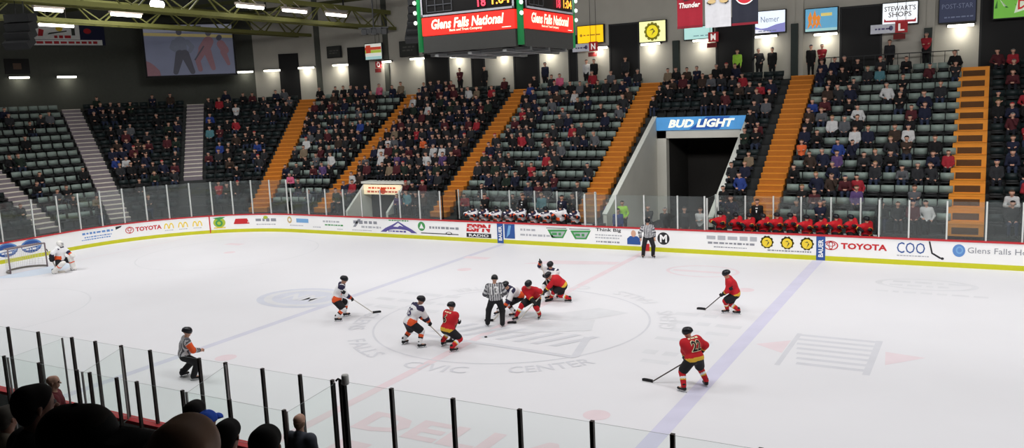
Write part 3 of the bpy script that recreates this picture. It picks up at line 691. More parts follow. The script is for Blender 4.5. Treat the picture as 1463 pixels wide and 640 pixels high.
# seat mesh
def seat_geo():
    mb = MB()
    mb.obox((0, -.21, .70), (.265, 0, 0), (0, .02, -.004), (0, -.03, .14), 0)
    mb.obox((0, -.238, .70), (.2, 0, 0), (0, .012, 0), (0, -.028, .11), 0)
    mb.obox((0, .03, .43), (.235, 0, 0), (0, .2, .012), (0, -.002, .025), 1)
    mb.box(-.22, .22, -.2, -.17, .43, .57, 1)
    mb.box(-.24, -.2, -.2, .12, .38, .43, 1); mb.box(.2, .24, -.2, .12, .38, .43, 1)
    mb.box(-.03, .03, -.2, .02, .02, .41, 1)
    return mb
_sm = seat_geo(); SV = np.array(_sm.v); SF = np.array(_sm.f); SMI = np.array(_sm.m)
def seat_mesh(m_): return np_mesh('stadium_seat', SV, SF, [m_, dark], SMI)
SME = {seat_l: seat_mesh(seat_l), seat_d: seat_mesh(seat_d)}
def rotz(dr): return math.atan2(-dr.y, -dr.x)-PI/2
# who sits where
occ = [rng.random() < dens(s[0], s[1], s[2]) for s in SLOTS]
dist = [(s[3]+Vector((0, 0, .6))-CAMP).length for s in SLOTS]
ordr = sorted(range(len(SLOTS)), key=lambda q: dist[q])
# prototypes
jk_m = M('jacket', (60, 60, 60), .85, objcol=True, noise=.2, scale=9)
pants_m = [M('trousers_dark', (24, 26, 34), .9), M('trousers_denim', (38, 46, 66), .9), M('trousers_black', (22, 22, 24), .9)]
skin_m = M('skin', (184, 140, 120), .6, noise=.06); hair_ms = [M('hair_brown', (62, 44, 32), .8), M('hair_black', (24, 22, 22), .8), M('hair_grey', (100, 97, 94), .8), M('cap_navy', (26, 30, 52), .8), M('cap_red', (150, 30, 36), .8), M('hair_fair', (116, 92, 62), .8)]
shoe_m = M('shoes', (28, 27, 27), .7)
def person_caps(pel, chest, neck, head, sh, hl, hr, kn, ft, bulk=1.):
    c = []; B = bulk
    A_ = lambda *a, **k: c.append(Cap(*a, **k))
    pel, chest, neck, head = map(np.array, (pel, chest, neck, head))
    A_(pel+(-.08, 0, 0), pel+(.08, 0, 0), .135*B, lab='p', k=.05)
    A_(pel+(0, 0, .05), chest, .15*B, .155*B, 'j', .06)
    A_(chest+(-.1, 0, 0), chest+(.1, 0, 0), .125*B, lab='j', k=.06)
    A_(neck+(-sh, 0, -.06), neck+(sh, 0, -.06), .075*B, lab='j', k=.07)
    A_(neck-(0, 0, .05), neck+(head-neck)*.5, .055, lab='s', k=.03)
    A_(head+(0, -.01, .03), head+(0, .0, .03), .105, lab='head', k=.02)
    A_(head+(0, .03, .0), head+(0, .035, -.06), .078, .055, 'head', .03)
    A_(head+(0, .1, -.02), head+(0, .115, -.03), .016, lab='s', k=.015)
    for sx, h_ in ((-1, hl), (1, hr)):
        s_ = neck+np.array((sx*(sh+.01), 0, -.07)); e, h_ = ik(s_, h_, .30, .28, (sx*.6, -.5, -.6))
        A_(s_, e, .07*B, .06*B, 'j', .04); A_(e, h_, .056*B, .045, 'j', .03)
        dd = nv(h_-e); A_(h_+dd*.02, h_+dd*.09, .04, .034, 's', .02); A_(h_+dd*.03, h_+dd*.06+np.array((-sx*.05, .01, .02)), .018, .014, 's', .015)
    for sx, k_, f_ in ((-1, kn[0], ft[0]), (1, kn[1], ft[1])):
        hp = pel+np.array((sx*.1, 0, -.01)); k_, f_ = np.array(k_), np.array(f_)
        A_(hp, k_, .105*B, .075, 'p', .04); A_(k_, f_, .072, .05, 'p', .03)
        A_(f_+(0, -.03, -.03), f_+(0, .14, -.045), .045, .038, 'o', .02)
    return c, head
def crowd_rule(head, cap=False):
    def r(lab, t, C):
        hz = (C[:, 2] > head[2]+(.055 if not cap else .03)) | (C[:, 1] < head[1]-.025)
        out = np.where(lab == 'head', np.where(hz, 'h', 's'), lab); return out
    return r
PROTO = []
def make_proto(*a, h=.036, bulk=1.):
    c, head = person_caps(*a, bulk=bulk); V, Q = surf(c, h); lab, t, C = labels(c, V, Q)
    mi = np.array(['jpsho'.index(x) for x in crowd_rule(np.array(head))(lab, t, C)]); return V, Q, mi
K = ((-.12, .36, .52), (.12, .36, .52)); Ft = ((-.13, .36, .09), (.13, .36, .09))
poses = [('hands on knees', (0, 0, .5), (0, -.06, .92), (0, -.05, 1.1), (0, -.01, 1.27), .17, (-.12, .26, .62), (.12, .26, .62), K, Ft),
 ('arms folded', (0, 0, .5), (0, -.09, .92), (0, -.09, 1.1), (0, -.05, 1.28), .17, (.08, .14, .84), (-.08, .14, .86), K, Ft),
 ('leaning forward', (0, 0, .5), (0, .1, .86), (0, .17, 1.01), (0, .25, 1.16), .17, (-.06, .42, .66), (.06, .42, .66), K, Ft),
 ('turned aside', (0, 0, .5), (.04, -.06, .92), (.07, -.05, 1.1), (.1, -.01, 1.27), .17, (-.18, .2, .6), (.2, .1, .66), ((-.1, .36, .52), (.17, .33, .52)), ((-.1, .36, .09), (.2, .36, .09))),
 ('holding hands near face', (0, 0, .5), (0, -.02, .92), (0, .0, 1.1), (0, .05, 1.26), .17, (-.05, .2, 1.08), (.14, .26, .64), K, Ft)]
SIT = [(p[0],)+make_proto(*p[1:], bulk=1.06) for p in poses]
st_pose = [('standing', (0, 0, .92), (0, 0, 1.32), (0, 0, 1.5), (0, .02, 1.68), .18, (-.2, .05, .8), (.2, .05, .8), ((-.1, .02, .5), (.1, .02, .5)), ((-.11, 0, .09), (.11, 0, .09))),
 ('standing with folded arms', (0, 0, .92), (0, 0, 1.32), (0, .01, 1.5), (0, .04, 1.67), .18, (.08, .2, 1.18), (-.08, .2, 1.2), ((-.1, .02, .5), (.1, .02, .5)), ((-.12, 0, .09), (.12, .02, .09))),
 ('standing, one hand raised', (0, 0, .92), (.02, 0, 1.32), (.03, 0, 1.5), (.04, .03, 1.67), .18, (-.16, .2, .98), (.2, .2, 1.3), ((-.1, .02, .5), (.1, .05, .5)), ((-.12, 0, .09), (.14, .08, .09)))]
STAND = [(p[0],)+make_proto(*p[1:], bulk=1.02) for p in st_pose]
_pm = {}
def proto_mesh(src, i, hair, pants):
    k = (id(src), i, hair, pants)
    if k not in _pm:
        n, V, Q, mi = src[i]; _pm[k] = np_mesh('person', V, Q, [jk_m, pants_m[pants], skin_m, hair_ms[hair], shoe_m], mi, True)
    return _pm[k]
JK = [('black', (14, 14, 16), 26), ('charcoal', (34, 35, 38), 16), ('navy', (20, 24, 44), 14), ('dark green', (24, 36, 28), 4), ('brown', (50, 38, 31), 6), ('maroon', (68, 24, 30), 6), ('red', (140, 32, 42), 4), ('grey', (78, 80, 84), 6), ('white', (180, 180, 180), 4), ('royal blue', (34, 54, 116), 1.4), ('teal', (70, 112, 120), .9), ('tan', (112, 98, 80), 2), ('pink', (196, 92, 122), .9), ('orange', (200, 92, 48), .4), ('yellow', (190, 176, 92), .4), ('purple', (78, 58, 100), .9), ('neon green', (150, 200, 66), .0)]
JN = {n: c for n, c, w in JK}
def pick_j(i, r):
    w = [w*(3.2 if (i == 8 and n == 'red') else 1) for n, c, w in JK]; return r.choices(range(len(JK)), w)[0]
def add_person(name_lab, src, i, pos, rz, jc, hair, pants, group=None, scale=1., cat='person'):
    o = link('person', proto_mesh(src, i, hair, pants), None, pos); o.rotation_euler = (0, 0, rz); o.scale = (scale,)*3
    o.color = (*lin(JN[jc] if isinstance(jc, str) else jc), 1); tag(o, name_lab, cat, group); return o
NP_MAX = 262
people = [q for q in ordr if occ[q]]; indiv = set(people[:NP_MAX])
rowcount = {}
LAY = {}
for q in range(len(SLOTS)):
    if occ[q]: LAY.setdefault((SLOTS[q][0], SLOTS[q][1]), []).append(q)
NTH = {}
for kq, l in LAY.items():
    l.sort(key=lambda q: SLOTS[q][5])
    for n, q in enumerate(l): NTH[q] = n+1
stuffV, stuffQ, stuffM = [], [], []; off = 0
for q in people:
    i, k, f, p, dr, s = SLOTS[q]; r = random.Random(1000+q)
    pi = r.choices(range(5), [4, 2, 3, 3, 1])[0]; j = pick_j(i, r); hair = r.choices(range(6), [6, 5, 2, 2, 1, 2])[0]; pt = r.randrange(3)
    rz = rotz(dr)+r.uniform(-.2, .2); sc_ = r.uniform(.93, 1.05)
    if q in indiv:
        lab = 'person in %s %s, %s along %s row up, %s' % (JK[j][0], r.choice(['jacket', 'jacket', 'top']), ORD[NTH[q]], ORD[k+1], sections[i][4])
        add_person(lab, SIT, pi, p, rz, JK[j][0], hair, pt, 'seated spectators in the far stands', sc_)
    else:
        n, V, Q, mi = SIT[pi]; c, s_ = math.cos(rz)*sc_, math.sin(rz)*sc_
        W = np.stack([V[:, 0]*c-V[:, 1]*s_+p.x, V[:, 0]*s_+V[:, 1]*c+p.y, V[:, 2]*sc_+p.z], 1)
        stuffV.append(W); stuffQ.append(Q+off); off += len(V); nj = len(JK)
        stuffM.append(np.array([j, nj+pt, nj+3, nj+4+hair, nj+10])[mi])
mats_ = [M('jacket_'+n.replace(' ', '_'), c, .85, noise=.2, scale=9) for n, c, w in JK]+pants_m+[skin_m]+hair_ms+[shoe_m]
o = link('distant_crowd', np_mesh('distant_crowd', np.concatenate(stuffV), np.concatenate(stuffQ), mats_, np.concatenate(stuffM), True))
tag(o, 'distant seated crowd filling the upper and left far stands', 'crowd', kind='stuff')
# seats: the 300 empty ones that show largest, the rest as one
empt = [q for q in ordr if not occ[q]]; ind_s = set(empt[:290])
SN = {}
for q in range(len(SLOTS)): SN.setdefault((SLOTS[q][0], SLOTS[q][1]), []).append(q)
for l in SN.values():
    l.sort(key=lambda q: SLOTS[q][5])
SNTH = {q: n+1 for l in SN.values() for n, q in enumerate(l)}
sv, sq, sm_, off = [], [], [], 0
for q in range(len(SLOTS)):
    i, k, f, p, dr, s = SLOTS[q]; rz = rotz(dr)
    if q in ind_s:
        o = link('stadium_seat', SME[sections[i][3]], None, p); o.rotation_euler = (0, 0, rz)
        tag(o, '%s seat, %s along %s row up, %s' % ('empty grey-green' if sections[i][3] is seat_l else 'empty dark', ORD[SNTH[q]], ORD[k+1], sections[i][4]), 'seat', 'empty seats in the far stands')
    else:
        c, s_ = math.cos(rz), math.sin(rz); V = SV
        sv.append(np.stack([V[:, 0]*c-V[:, 1]*s_+p.x, V[:, 0]*s_+V[:, 1]*c+p.y, V[:, 2]+p.z], 1)); sq.append(SF+off); off += len(V)
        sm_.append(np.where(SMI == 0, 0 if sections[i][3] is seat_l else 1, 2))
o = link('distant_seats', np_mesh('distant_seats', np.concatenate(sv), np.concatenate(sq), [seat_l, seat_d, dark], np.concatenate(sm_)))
tag(o, 'remaining rows of folding seats in the far stands', 'seats', kind='stuff')

# people standing on the concourse, behind the glass and at the benches
def at_ring(x, d): s = x; return board_pt(s, 0, d)
stand = [  # x, y, z, pose, facing(rz), jacket, hair, label
 (-8.6, 26.0, ZTOP, 0, PI, 'white', 0, 'person in white top standing under the yellow sign'), (-8.0, 25.8, ZTOP, 0, PI, 'black', 1, 'person in black jacket standing right of the white top under yellow sign'),
 (-11.5, 25.9, ZTOP, 0, PI, 'navy', 1, 'person in navy jacket standing below the scoreboard right edge'),
 (2.9, 26.0, ZTOP, 0, PI, 'black', 1, 'tall person in black standing below the white and purple sign'),  (2.2, 25.9, ZTOP, 2, PI, 'charcoal', 2, 'person in charcoal with a raised hand below the white sign'), (1.0, 25.7, ZTOP, 0, PI, 'neon green', 0, 'person in neon green standing before the dark doorway'),
 (5.0, 26.0, ZTOP, 0, PI, 'black', 3, 'person in black standing under the blue orange-figure sign'),
 (5.6, 25.9, ZTOP, 1, PI, 'red', 1, 'person in red standing under the blue orange-figure sign'), (9.0, 26.0, ZTOP, 0, PI, 'charcoal', 0, 'person in charcoal standing under the section L sign'),
 (10.75, 26.0, ZTOP+.25, 1, PI, 'red', 2, 'person in red standing by the dark green column'), (-16.1, 25.9, ZTOP, 0, PI, 'black', 1, 'person in black standing left under the scoreboard'),
 (-18.0, 25.8, ZTOP, 1, PI, 'maroon', 1, 'person in maroon standing by the doorway left of the scoreboard'), (-5.9, 25.8, ZTOP, 0, PI, 'charcoal', 0, 'person in charcoal standing in the doorway left of the yellow badge'),
 # behind the far glass near the tunnel
 (-3.0, 15.6, .15, 0, PI*.9, 'purple', 0, 'person in purple standing behind the glass left of the tunnel'), (-2.3, 15.9, .15, 2, PI*1.1, 'neon green', 1, 'person in a neon vest with a raised hand at the tunnel mouth'),
 (-1.9, 14.2, .0, 0, PI*1.1, 'royal blue', 1, 'person in royal blue top behind the glass at the tunnel'), (-.6, 14.9, .1, 1, PI, 'charcoal', 2, 'person in charcoal standing behind the glass at the tunnel'),
 (.35, 14.6, .05, 0, PI, 'black', 2, 'person in black behind the glass right of the official'), (1.3, 14.6, .1, 0, PI*1.2, 'black', 1, 'person in black at the right side of the tunnel mouth'),
 (1.9, 15.2, .0, 1, PI, 'white', 0, 'person in white top behind the glass right of the tunnel'),
 # coaches
 (-9.55 , 14.4, .56, 1, PI, 'black', 1, 'coach in black suit standing behind the left part of the white bench'), (-7.25 , 14.4, .56, 0, PI, 'black', 0, 'coach in black suit standing behind the middle of the white bench'),
 (-5.0 , 14.4, .56, 0, PI, 'navy', 1, 'coach in navy suit standing behind the right part of the white bench'),
 (4.75 , 14.4, .56, 0, PI, 'black', 0, 'coach in black suit with white shirt behind the red bench'), (7.45 , 14.4, .56, 1, PI, 'navy', 2, 'coach in navy suit behind the red bench'),
]
for x, y, z, ps, rz, jc, hr_, lab in stand:
    o = add_person(lab, STAND, ps, (x, y, z), rz, jc, hr_, 2, 'standing people beyond the ice')
    if 'coach' in lab and ps == 0:
        mb = MB(); mb.poly([(-.05, .128, 1.42), (.05, .128, 1.42), (.015, .165, 1.2), (-.015, .165, 1.2)], (0, 1, 0), .012); b = mb.build('shirt_front', M('shirt_white', (228, 228, 226), .7)); b.parent = o
# ================================================================== LIGHT FIXTURES, SIGNS, SCOREBOARD, ROOF STEEL
Lw = [(-43.18, 10.31, 10.1, 'at the far left below the small framed picture'), (-42.21, 13.07, 10.09, 'second from the left on the dark left wall'), (-34.76, 22.34, 10.08, 'just right of the video screen'), (-33.07, 23.44, 10.1, 'second right of the video screen'), (-30.75, 24.62, 10.19, 'right of the leftmost dark doorway'), (-28.23, 25.54, 10.26, 'left of the second dark doorway'), (-24.75, 26.3, 10.3, 'under the small striped lit sign'), (-21.9, 26.45, 10.36, 'left of the scoreboard underside'), (-18.46, 26.45, 10.3, 'under the scoreboard, left'), (-14.88, 26.45, 10.22, 'under the scoreboard, middle'), (-11.41, 26.45, 10.23, 'under the scoreboard, right'), (-7.9, 26.45, 10.2, 'behind the section N sign'), (-4.46, 26.45, 10.2, 'under the yellow badge sign'), (-1.19, 26.45, 10.2, 'under the pale cyan sign'), (2.47, 26.45, 10.16, 'under the white and purple sign'), (5.7, 26.45, 10.05, 'under the blue sign with orange figures'), (12.3, 26.45, 10.0, 'under the navy newspaper sign')]
for x, y, z, lb in Lw:
    s = S_at(x, y); p = board_pt(s, z, 13.4); u = board_dir(s); v = Vector((u.y, -u.x, 0))
    t = thing('wall_light', 'lit fluorescent wall light '+lb, 'light', p, 'fluorescent lights along the far wall')
    mb = MB(); mb.obox(p+u*.1+Vector((0, 0, .05)), v*.66, u*.08, Vector((0, 0, .06))); mb.build('housing', dark, t)
    mb = MB(); mb.tube([p-v*.6, p+v*.6], .065, 10); mb.build('tube_lamp', lamp_m, t, True)
    L = bpy.data.lights.new('wall_light_glow', 'AREA'); L.shape = 'RECTANGLE'; L.size = 1.2; L.size_y = .15; L.energy = 30 if x > -32 else 10; L.color = (1, .95, .82)
    lo = bpy.data.objects.new('tube_glow', L); COL.objects.link(lo); lo.parent = t; lo.location = -u*.12+Vector((0, 0, -.1)); lo.rotation_euler = (u*.55+Vector((0, 0, -1))).to_track_quat('-Z', 'X').to_euler()
# roof trusses with their lights
TX = [-23.8, -30.8, -37.8]
for x, lb in zip(TX[:2], ('nearest the scoreboard', 'second, over the left corner', 'third, above the left banner')):
    t = thing('roof_truss', 'olive green steel roof truss, '+lb, 'truss', (x, 0, 12.5), 'roof trusses')
    y1 = 26.0 if x > -35 else 16.0
    for dx in (-.45, .45):
        mb = MB(); mb.bar((x+dx, -20, 12.55), (x+dx, y1, 12.55), .14, .22); mb.build('lower_chord', olive, t)
    mb = MB(); mb.bar((x, -20, 13.7), (x, y1, 13.7), .2, .28); mb.build('upper_chord', olive, t)
    mb = MB(); ys = np.arange(-20, y1, 1.55)
    for k, y in enumerate(ys):
        for dx in (-.45, .45):
            a, b = (12.55, 13.7) if k % 2 == 0 else (13.7, 12.55)
            xa, xb = (x+dx, x) if k % 2 == 0 else (x, x+dx)
            mb.bar((xa, y, a), (xb, min(y+1.55, y1), b), .07, .07)
        mb.bar((x-.45, y, 12.55), (x+.45, y, 12.55), .06, .06)
    mb.build('web_bracing', olive, t)
    mb = MB()
    for y in np.arange(-18, y1, 6.5): mb.bar((x, y, 13.8), (x, y, 15.6), .08, .08)
    mb.build('hanger', dark, t)
mb = MB()
for y in np.arange(-8, 26, 5.0): mb.bar((-44, y, 14.3), (-20, y, 14.3), .14, .22)
tag(mb.build('roof_purlin', M('olive_dark', (70, 72, 44), .8)), 'dark olive purlins crossing under the roof', kind='structure')
for x, y, L_, lb in ((-22.4, 11.4, 1.9, 'long bright tube left of three on the nearest roof truss'), (-22.4, 14.9, 1.9, 'long bright tube in the middle of three on the nearest truss'), (-22.4, 18.6, 1.8, 'long bright tube right of three on the nearest roof truss'), (-29.7, 4.3, 1.5, 'long bright tube above the left banner'), (-29.6, 8.85, 1.9, 'long bright tube left of the video screen top'), (-36.7, 9.2, 2.2, 'bright tube in front of the left hanging banner')):
    t = thing('roof_light', lb, 'light', (x, y, 13), 'tube lights on the roof trusses')
    mb = MB(); mb.obox((x, y, 13.1), (.1, 0, 0), (0, L_/2+.1, 0), (0, 0, .06)); mb.bar((x, y-L_*.3, 13.12), (x-.6*(x > -35), y-L_*.3, 13.6 if x > -35 else 15.6), .03, .03); mb.bar((x, y+L_*.3, 13.12), (x-.6*(x > -35), y+L_*.3, 13.6 if x > -35 else 15.6), .03, .03); mb.build('housing', M('lamp_housing', (170, 160, 150), .5), t)
    mb = MB(); mb.tube([(x, y-L_/2, 12.97), (x, y+L_/2, 12.97)], .09, 10); mb.build('tube_lamp', lamp_hi, t, True)
t = thing('roof_light', 'small round bright lamp at the top edge left of the three tubes', 'light', (-24.7, 6.9, 13.05)); 
mb = MB(); mb.tube([(-24.7, 6.75, 13), (-24.7, 6.8, 13), (-24.7, 7.4, 13), (-24.7, 7.45, 13)], [.1, .2, .2, .1], 12); mb.build('lamp', lamp_hi, t, True)
mb = MB(); mb.bar((-24.7, 7.1, 13.1), (-24.4, 7.1, 13.6), .05, .05); mb.build('bracket', dark, t)

# ---- wall signs
def wall_sign(label, x0, x1, z0, z1, bg, emit, draw=None, dpt=RY+DW-.32, keys=()):
    t = thing('wall_sign', label, 'sign', ((x0+x1)/2, dpt, z0))
    mb = MB(); mb.box(x0-.05, x1+.05, dpt, dpt+.18, z0-.05, z1+.05); mb.build('sign_box', dark, t)
    mb = MB(); mb.box(x0, x1, dpt-.02, dpt, z0, z1); mb.build('sign_face', M('sf_'+label[:18], bg, .4, emit=emit, noise=.05, scale=3), t)
    if draw:
        f = lambda u, v: (x0+u*(x1-x0), dpt-.03, z0+v*(z1-z0)); g = lambda u, v: (x0+u*(x1-x0), dpt-.035, z0+v*(z1-z0)); h = lambda u, v: (x0+u*(x1-x0), dpt-.04, z0+v*(z1-z0))
        mb = MB(); draw(mb, f, g, h); mb.build('sign_print', [M('sp_%d_%d_%d' % k, k, .5, emit=emit*.8, noise=.03) for k in keys], t)
    return t
wall_sign('bright yellow lit sign right of the scoreboard', -9.25, -7.5, 10.55, 11.6, (250, 200, 22), .75, lambda m, f, g, h: (lay_lines(m, f, .55, .45, .75, 1, .08, 0, 60), lay_disc(m, f, .14, .45, .05, .09, 0)), keys=((150, 120, 30),))
def badge(m, f, g, h):
    for k in range(12): lay_disc(m, f, .5+.25*math.cos(k*PI/6), .5+.36*math.sin(k*PI/6), .07, .1, 0, 10)
    lay_disc(m, f, .5, .5, .26, .37, 0); lay_disc(m, g, .5, .5, .22, .31, 1); lay_poly(m, h, [(.46, .3), (.55, .56), (.38, .55), (.52, .66), (.62, .5)], 0)
wall_sign('pale yellow lit sign with a round scalloped yellow badge', -5.1, -3.45, 10.33, 11.55, (244, 244, 176), .7, badge, keys=((120, 116, 40), (240, 220, 40)))
wall_sign('pale cyan lit sign below the hanging banners', -2.28, -.59, 10.3, 11.0, (176, 220, 214), .6, lambda m, f, g, h: lay_lines(m, f, .6, .25, .6, 1, .1, 0, 61), keys=((110, 140, 150),))
def vis(m, f, g, h):
    lay_poly(m, f, [(0, .0), (1, .0), (1, .42), (.7, .36), (.4, .22), (.2, .2), (0, .3)], 1); lay_poly(m, g, [(0, .0), (.55, 0), (.3, .12), (0, .18)], 0)
    lay_text(m, 'Nemer', g, .5, .62, .62, .28, 2, .0); lay_lines(m, h, .45, .08, .7, 1, .06, 2, 62)
wall_sign('white lit sign with purple waves and grey lettering', 1.9, 3.55, 10.36, 11.55, (226, 236, 246), .75, vis, keys=((240, 240, 250), (130, 130, 190), (110, 120, 140)))
def coolsign(m, f, g, h):
    for x, s in ((.16, 1.), (.3, 1.15), (.42, .8)): lay_poly(m, f, [(x-.1, .1), (x-.05, .4), (x-.08, .62), (x, .9*s if s < 1.1 else .95), (x+.06, .6), (x+.03, .42), (x+.1, .12), (x+.02, .3)], 0)
    lay_lines(m, f, .68, .72, .42, 1, .16, 1, 63); lay_rect(m, f, .5, .06, 1., .12, 2)
wall_sign('blue lit sign with orange dancing figures and yellow lettering', 4.65, 6.32, 10.24, 11.45, (92, 160, 196), .55, coolsign, keys=((232, 140, 50), (226, 206, 120), (170, 214, 214)))
def stew(m, f, g, h):
    lay_text(m, "STEWART'S", f, .5, .74, .9, .24, 0, .01); lay_text(m, 'SHOPS', f, .5, .46, .66, .24, 0, .01)
    lay_poly(m, f, [(.04, .12), (.96, .06), (.97, .26), (.9, .17), (.1, .2), (.05, .3)], 1)
wall_sign('white lit shop sign with dark old-style lettering and a maroon swoosh', 8.6, 10.28, 10.3, 11.4, (230, 236, 240), .8, stew, keys=((70, 60, 60), (150, 40, 50)))
wall_sign('dull navy newspaper sign with pale lettering', 11.3, 12.95, 10.2, 11.4, (34, 46, 84), .12, lambda m, f, g, h: (lay_text(m, 'POST-STAR', f, .5, .66, .86, .2, 0, .0), lay_lines(m, f, .5, .2, .8, 1, .06, 0, 64)), keys=((120, 130, 160),))
def dew(m, f, g, h):
    r = random.Random(5)
    for k in range(26):
        x = r.uniform(0, 1); y = r.uniform(.05, .95); a = r.uniform(.8, 2.3); l = .22
        lay_poly(m, f, [(x, y), (x+l*math.cos(a)*.6, y+l*math.sin(a)), (x+.05, y)], r.choice([0, 0, 2]))
    lay_poly(m, g, [(.36, .1), (.95, .3), (.98, .62), (.42, .42)], 2); lay_text(m, 'DEW', lambda u, v: h(u, v+.3*(u-.65)), .67, .36, .5, .24, 1, .03)
wall_sign('bright green leafy lit sign with red lettering at the right edge', 13.75, 16.2, 10.2, 12.2, (100, 170, 50), .5, dew, dpt=RY+DW-.6, keys=((40, 96, 30), (190, 40, 40), (214, 224, 200)))
def stripes(m, f, g, h):
    for k, c in enumerate((0, 1, 2, 0, 3)): lay_rect(m, f, .5, .9-.2*k, 1, .19, c)
    lay_rect(m, g, .2, .66, .3, .5, 1)
wall_sign('small lit sign with coloured stripes left of the scoreboard', -25.85, -24.4, 10.5, 11.6, (220, 226, 220), .6, stripes, keys=((230, 230, 220), (196, 70, 50), (170, 190, 70), (170, 210, 210)), dpt=RY+DW-1.0)
for x0, x1, z0, z1, lb in ((-23.2, -21.75, 10.6, 11.6, 'dark unlit poster left of the scoreboard'), (-29.1, -27.9, 10.85, 11.6, 'dark unlit poster above the fluorescent light between doorways')):
    wall_sign(lb, x0, x1, z0, z1, (58, 60, 58), 0, lambda m, f, g, h: lay_lines(m, f, .5, .5, .7, 2, .12, 0, 65), dpt=RY+DW-.4 if x0 > -25 else RY+DW-1.4, keys=((92, 92, 88),))
t = thing('framed_picture', 'small dark framed picture on the left wall above the lowest lights', 'picture', (-43.2, 10.3, 10.4))
s = S_at(-43.2, 10.3); p = board_pt(s, 10.85, DW-.05); u = board_dir(s); v = Vector((u.y, -u.x, 0))
mb = MB(); mb.obox(p, v*.75, u*.04, Vector((0, 0, .5))); mb.build('frame', black, t)
mb = MB(); mb.obox(p-u*.05, v*.25, u*.01, Vector((0, 0, .2))); mb.build('picture_print', M('print_brown', (80, 62, 50), .7), t)
# section letter signs
red_s = M('section_red', (150, 30, 36), .6, emit=.25); white_s = M('section_white', (190, 192, 200), .6, emit=.12); txt_w = M('section_text', (226, 220, 216), .5, emit=.4); red_d = M('section_red_dark', (110, 30, 30), .7)
for ch, x0, x1, z0, z1, px0, lb in (('N', -8.35, -7.77, 10.0, 10.58, -9.5, 'section N sign with a pale panel at its left'), ('L', 9.25, 9.85, 9.83, 10.4, 8.05, 'section L sign with a pale panel at its left'), ('M', -.75, -.15, 10.05, 10.6, None, 'section M sign below the pale cyan sign'), ('O', -25.3, -24.75, 9.9, 10.35, None, 'section O sign below the small striped lit sign')):
    yy = 25.9
    t = thing('section_sign', 'red hanging '+lb, 'sign', ((x0+x1)/2, yy, z0))
    mb = MB(); mb.box(x0, x1, yy, yy+.06, z0, z1); mb.build('letter_panel', red_s, t)
    mb = MB(); lay_text(mb, ch, lambda u, v: (u, yy-.01, v), (x0+x1)/2, (z0+z1)/2, .3, .38, 0, .03); mb.build('letter', txt_w, t)
    mb = MB(); mb.box(x0-.08, x1-.1, yy+.02, yy+.06, z0-.33, z0-.06); mb.build('lower_plate', red_d, t)
    mb = MB(); mb.bar((x0+.1, yy+.03, z1), (x0+.1, yy+.03, 15.6), .02, .02); mb.bar((x1-.1, yy+.03, z1), (x1-.1, yy+.03, 15.6), .02, .02); mb.build('hanger_wire', dark, t)
    if px0:
        mb = MB(); mb.box(px0, x0, yy+.01, yy+.05, z0+.02, z1-.08); mb.build('side_panel', white_s, t)
        mb = MB(); fn = lambda u, v: (u, yy-.0, v); lay_lines(mb, fn, px0+.5, z0+.25, .7, 1, .1, 0, 66); lay_disc(mb, fn, x0-.2, z0+.27, .1, .13, 0); mb.build('side_print', M('side_print', (96, 90, 130), .6), t)
# banners hung from the roof
def banner(label, x0, x1, z0, col, band, draw, keys):
    t = thing('hanging_banner', label, 'banner', ((x0+x1)/2, 13, z0), 'banners hung from the roof'); y = 13.0; z1 = z0+1.75
    mb = MB(); n = 10; V = []
    for z in (z0, z1): V += [(x0+(x1-x0)*k/n, y+.025*math.sin(k*1.3+z), z) for k in range(n+1)]
    mb.add(V, [(k, k+1, n+2+k, n+1+k) for k in range(n)]); mb.build('cloth', M('bn_'+label[:12], col, .8), t, True)
    if band:
        mb = MB(); mb.box(x0, x1, y-.045, y-.035, z0, z0+.1); mb.build('hem_band', M('bn_band', band, .8), t)
    f = lambda u, v: (x0+u*(x1-x0), y-.04, z0+v*1.75); g = lambda u, v: (x0+u*(x1-x0), y-.05, z0+v*1.75); h = lambda u, v: (x0+u*(x1-x0), y-.06, z0+v*1.75)
    mb = MB(); draw(mb, f, g, h); mb.build('emblem', [M('bk_%d_%d_%d' % k, k, .7) for k in keys], t)
    mb = MB(); mb.bar((x0-.02, y, z1), (x1+.02, y, z1), .04, .04); mb.bar((x0+.1, y, z1), (x0+.1, y, 15.6), .015, .015); mb.bar((x1-.1, y, z1), (x1-.1, y, 15.6), .015, .015); mb.build('hanging_rod', dark, t)
banner('red banner with white lettering, left of the three hung banners', 1.62, 2.75, 10.0, (150, 30, 46), (120, 26, 40), lambda m, f, g, h: (lay_poly(m, f, [(.2, .74), (.45, .8), (.75, .92), (.9, .76), (.6, .7), (.3, .66)], 0), lay_text(m, 'Thunder', g, .5, .56, .84, .13, 1, .03, .2), lay_poly(m, g, [(.25, .8), (.5, .76), (.45, .7)], 1)), ((70, 40, 40), (236, 230, 226)))
banner('white banner with crossed brown and black shapes, middle of three hung banners', 2.86, 3.98, 9.95, (196, 196, 200), None, lambda m, f, g, h: (lay_poly(m, f, [(.06, .6), (.2, .54), (.95, .9), (.88, .98)], 0), lay_poly(m, g, [(.94, .6), (.8, .54), (.05, .9), (.12, .98)], 0), lay_disc(m, h, .27, .62, .16, .05, 1), lay_disc(m, h, .73, .62, .16, .05, 1), lay_lines(m, h, .5, .78, .8, 1, .1, 0, 67)), ((40, 36, 36), (196, 170, 120)))
banner('black banner with a red and white round emblem, right of three hung banners', 4.02, 5.12, 9.95, (34, 36, 48), (150, 30, 46), lambda m, f, g, h: (lay_disc(m, f, .5, .74, .4, .26, 1), lay_disc(m, g, .5, .74, .36, .23, 0), lay_text(m, 'ECHL', h, .5, .78, .8, .14, 1, .03, .2), lay_poly(m, h, [(.3, .6), (.75, .64), (.6, .68)], 1)), ((190, 40, 50), (232, 230, 230)))
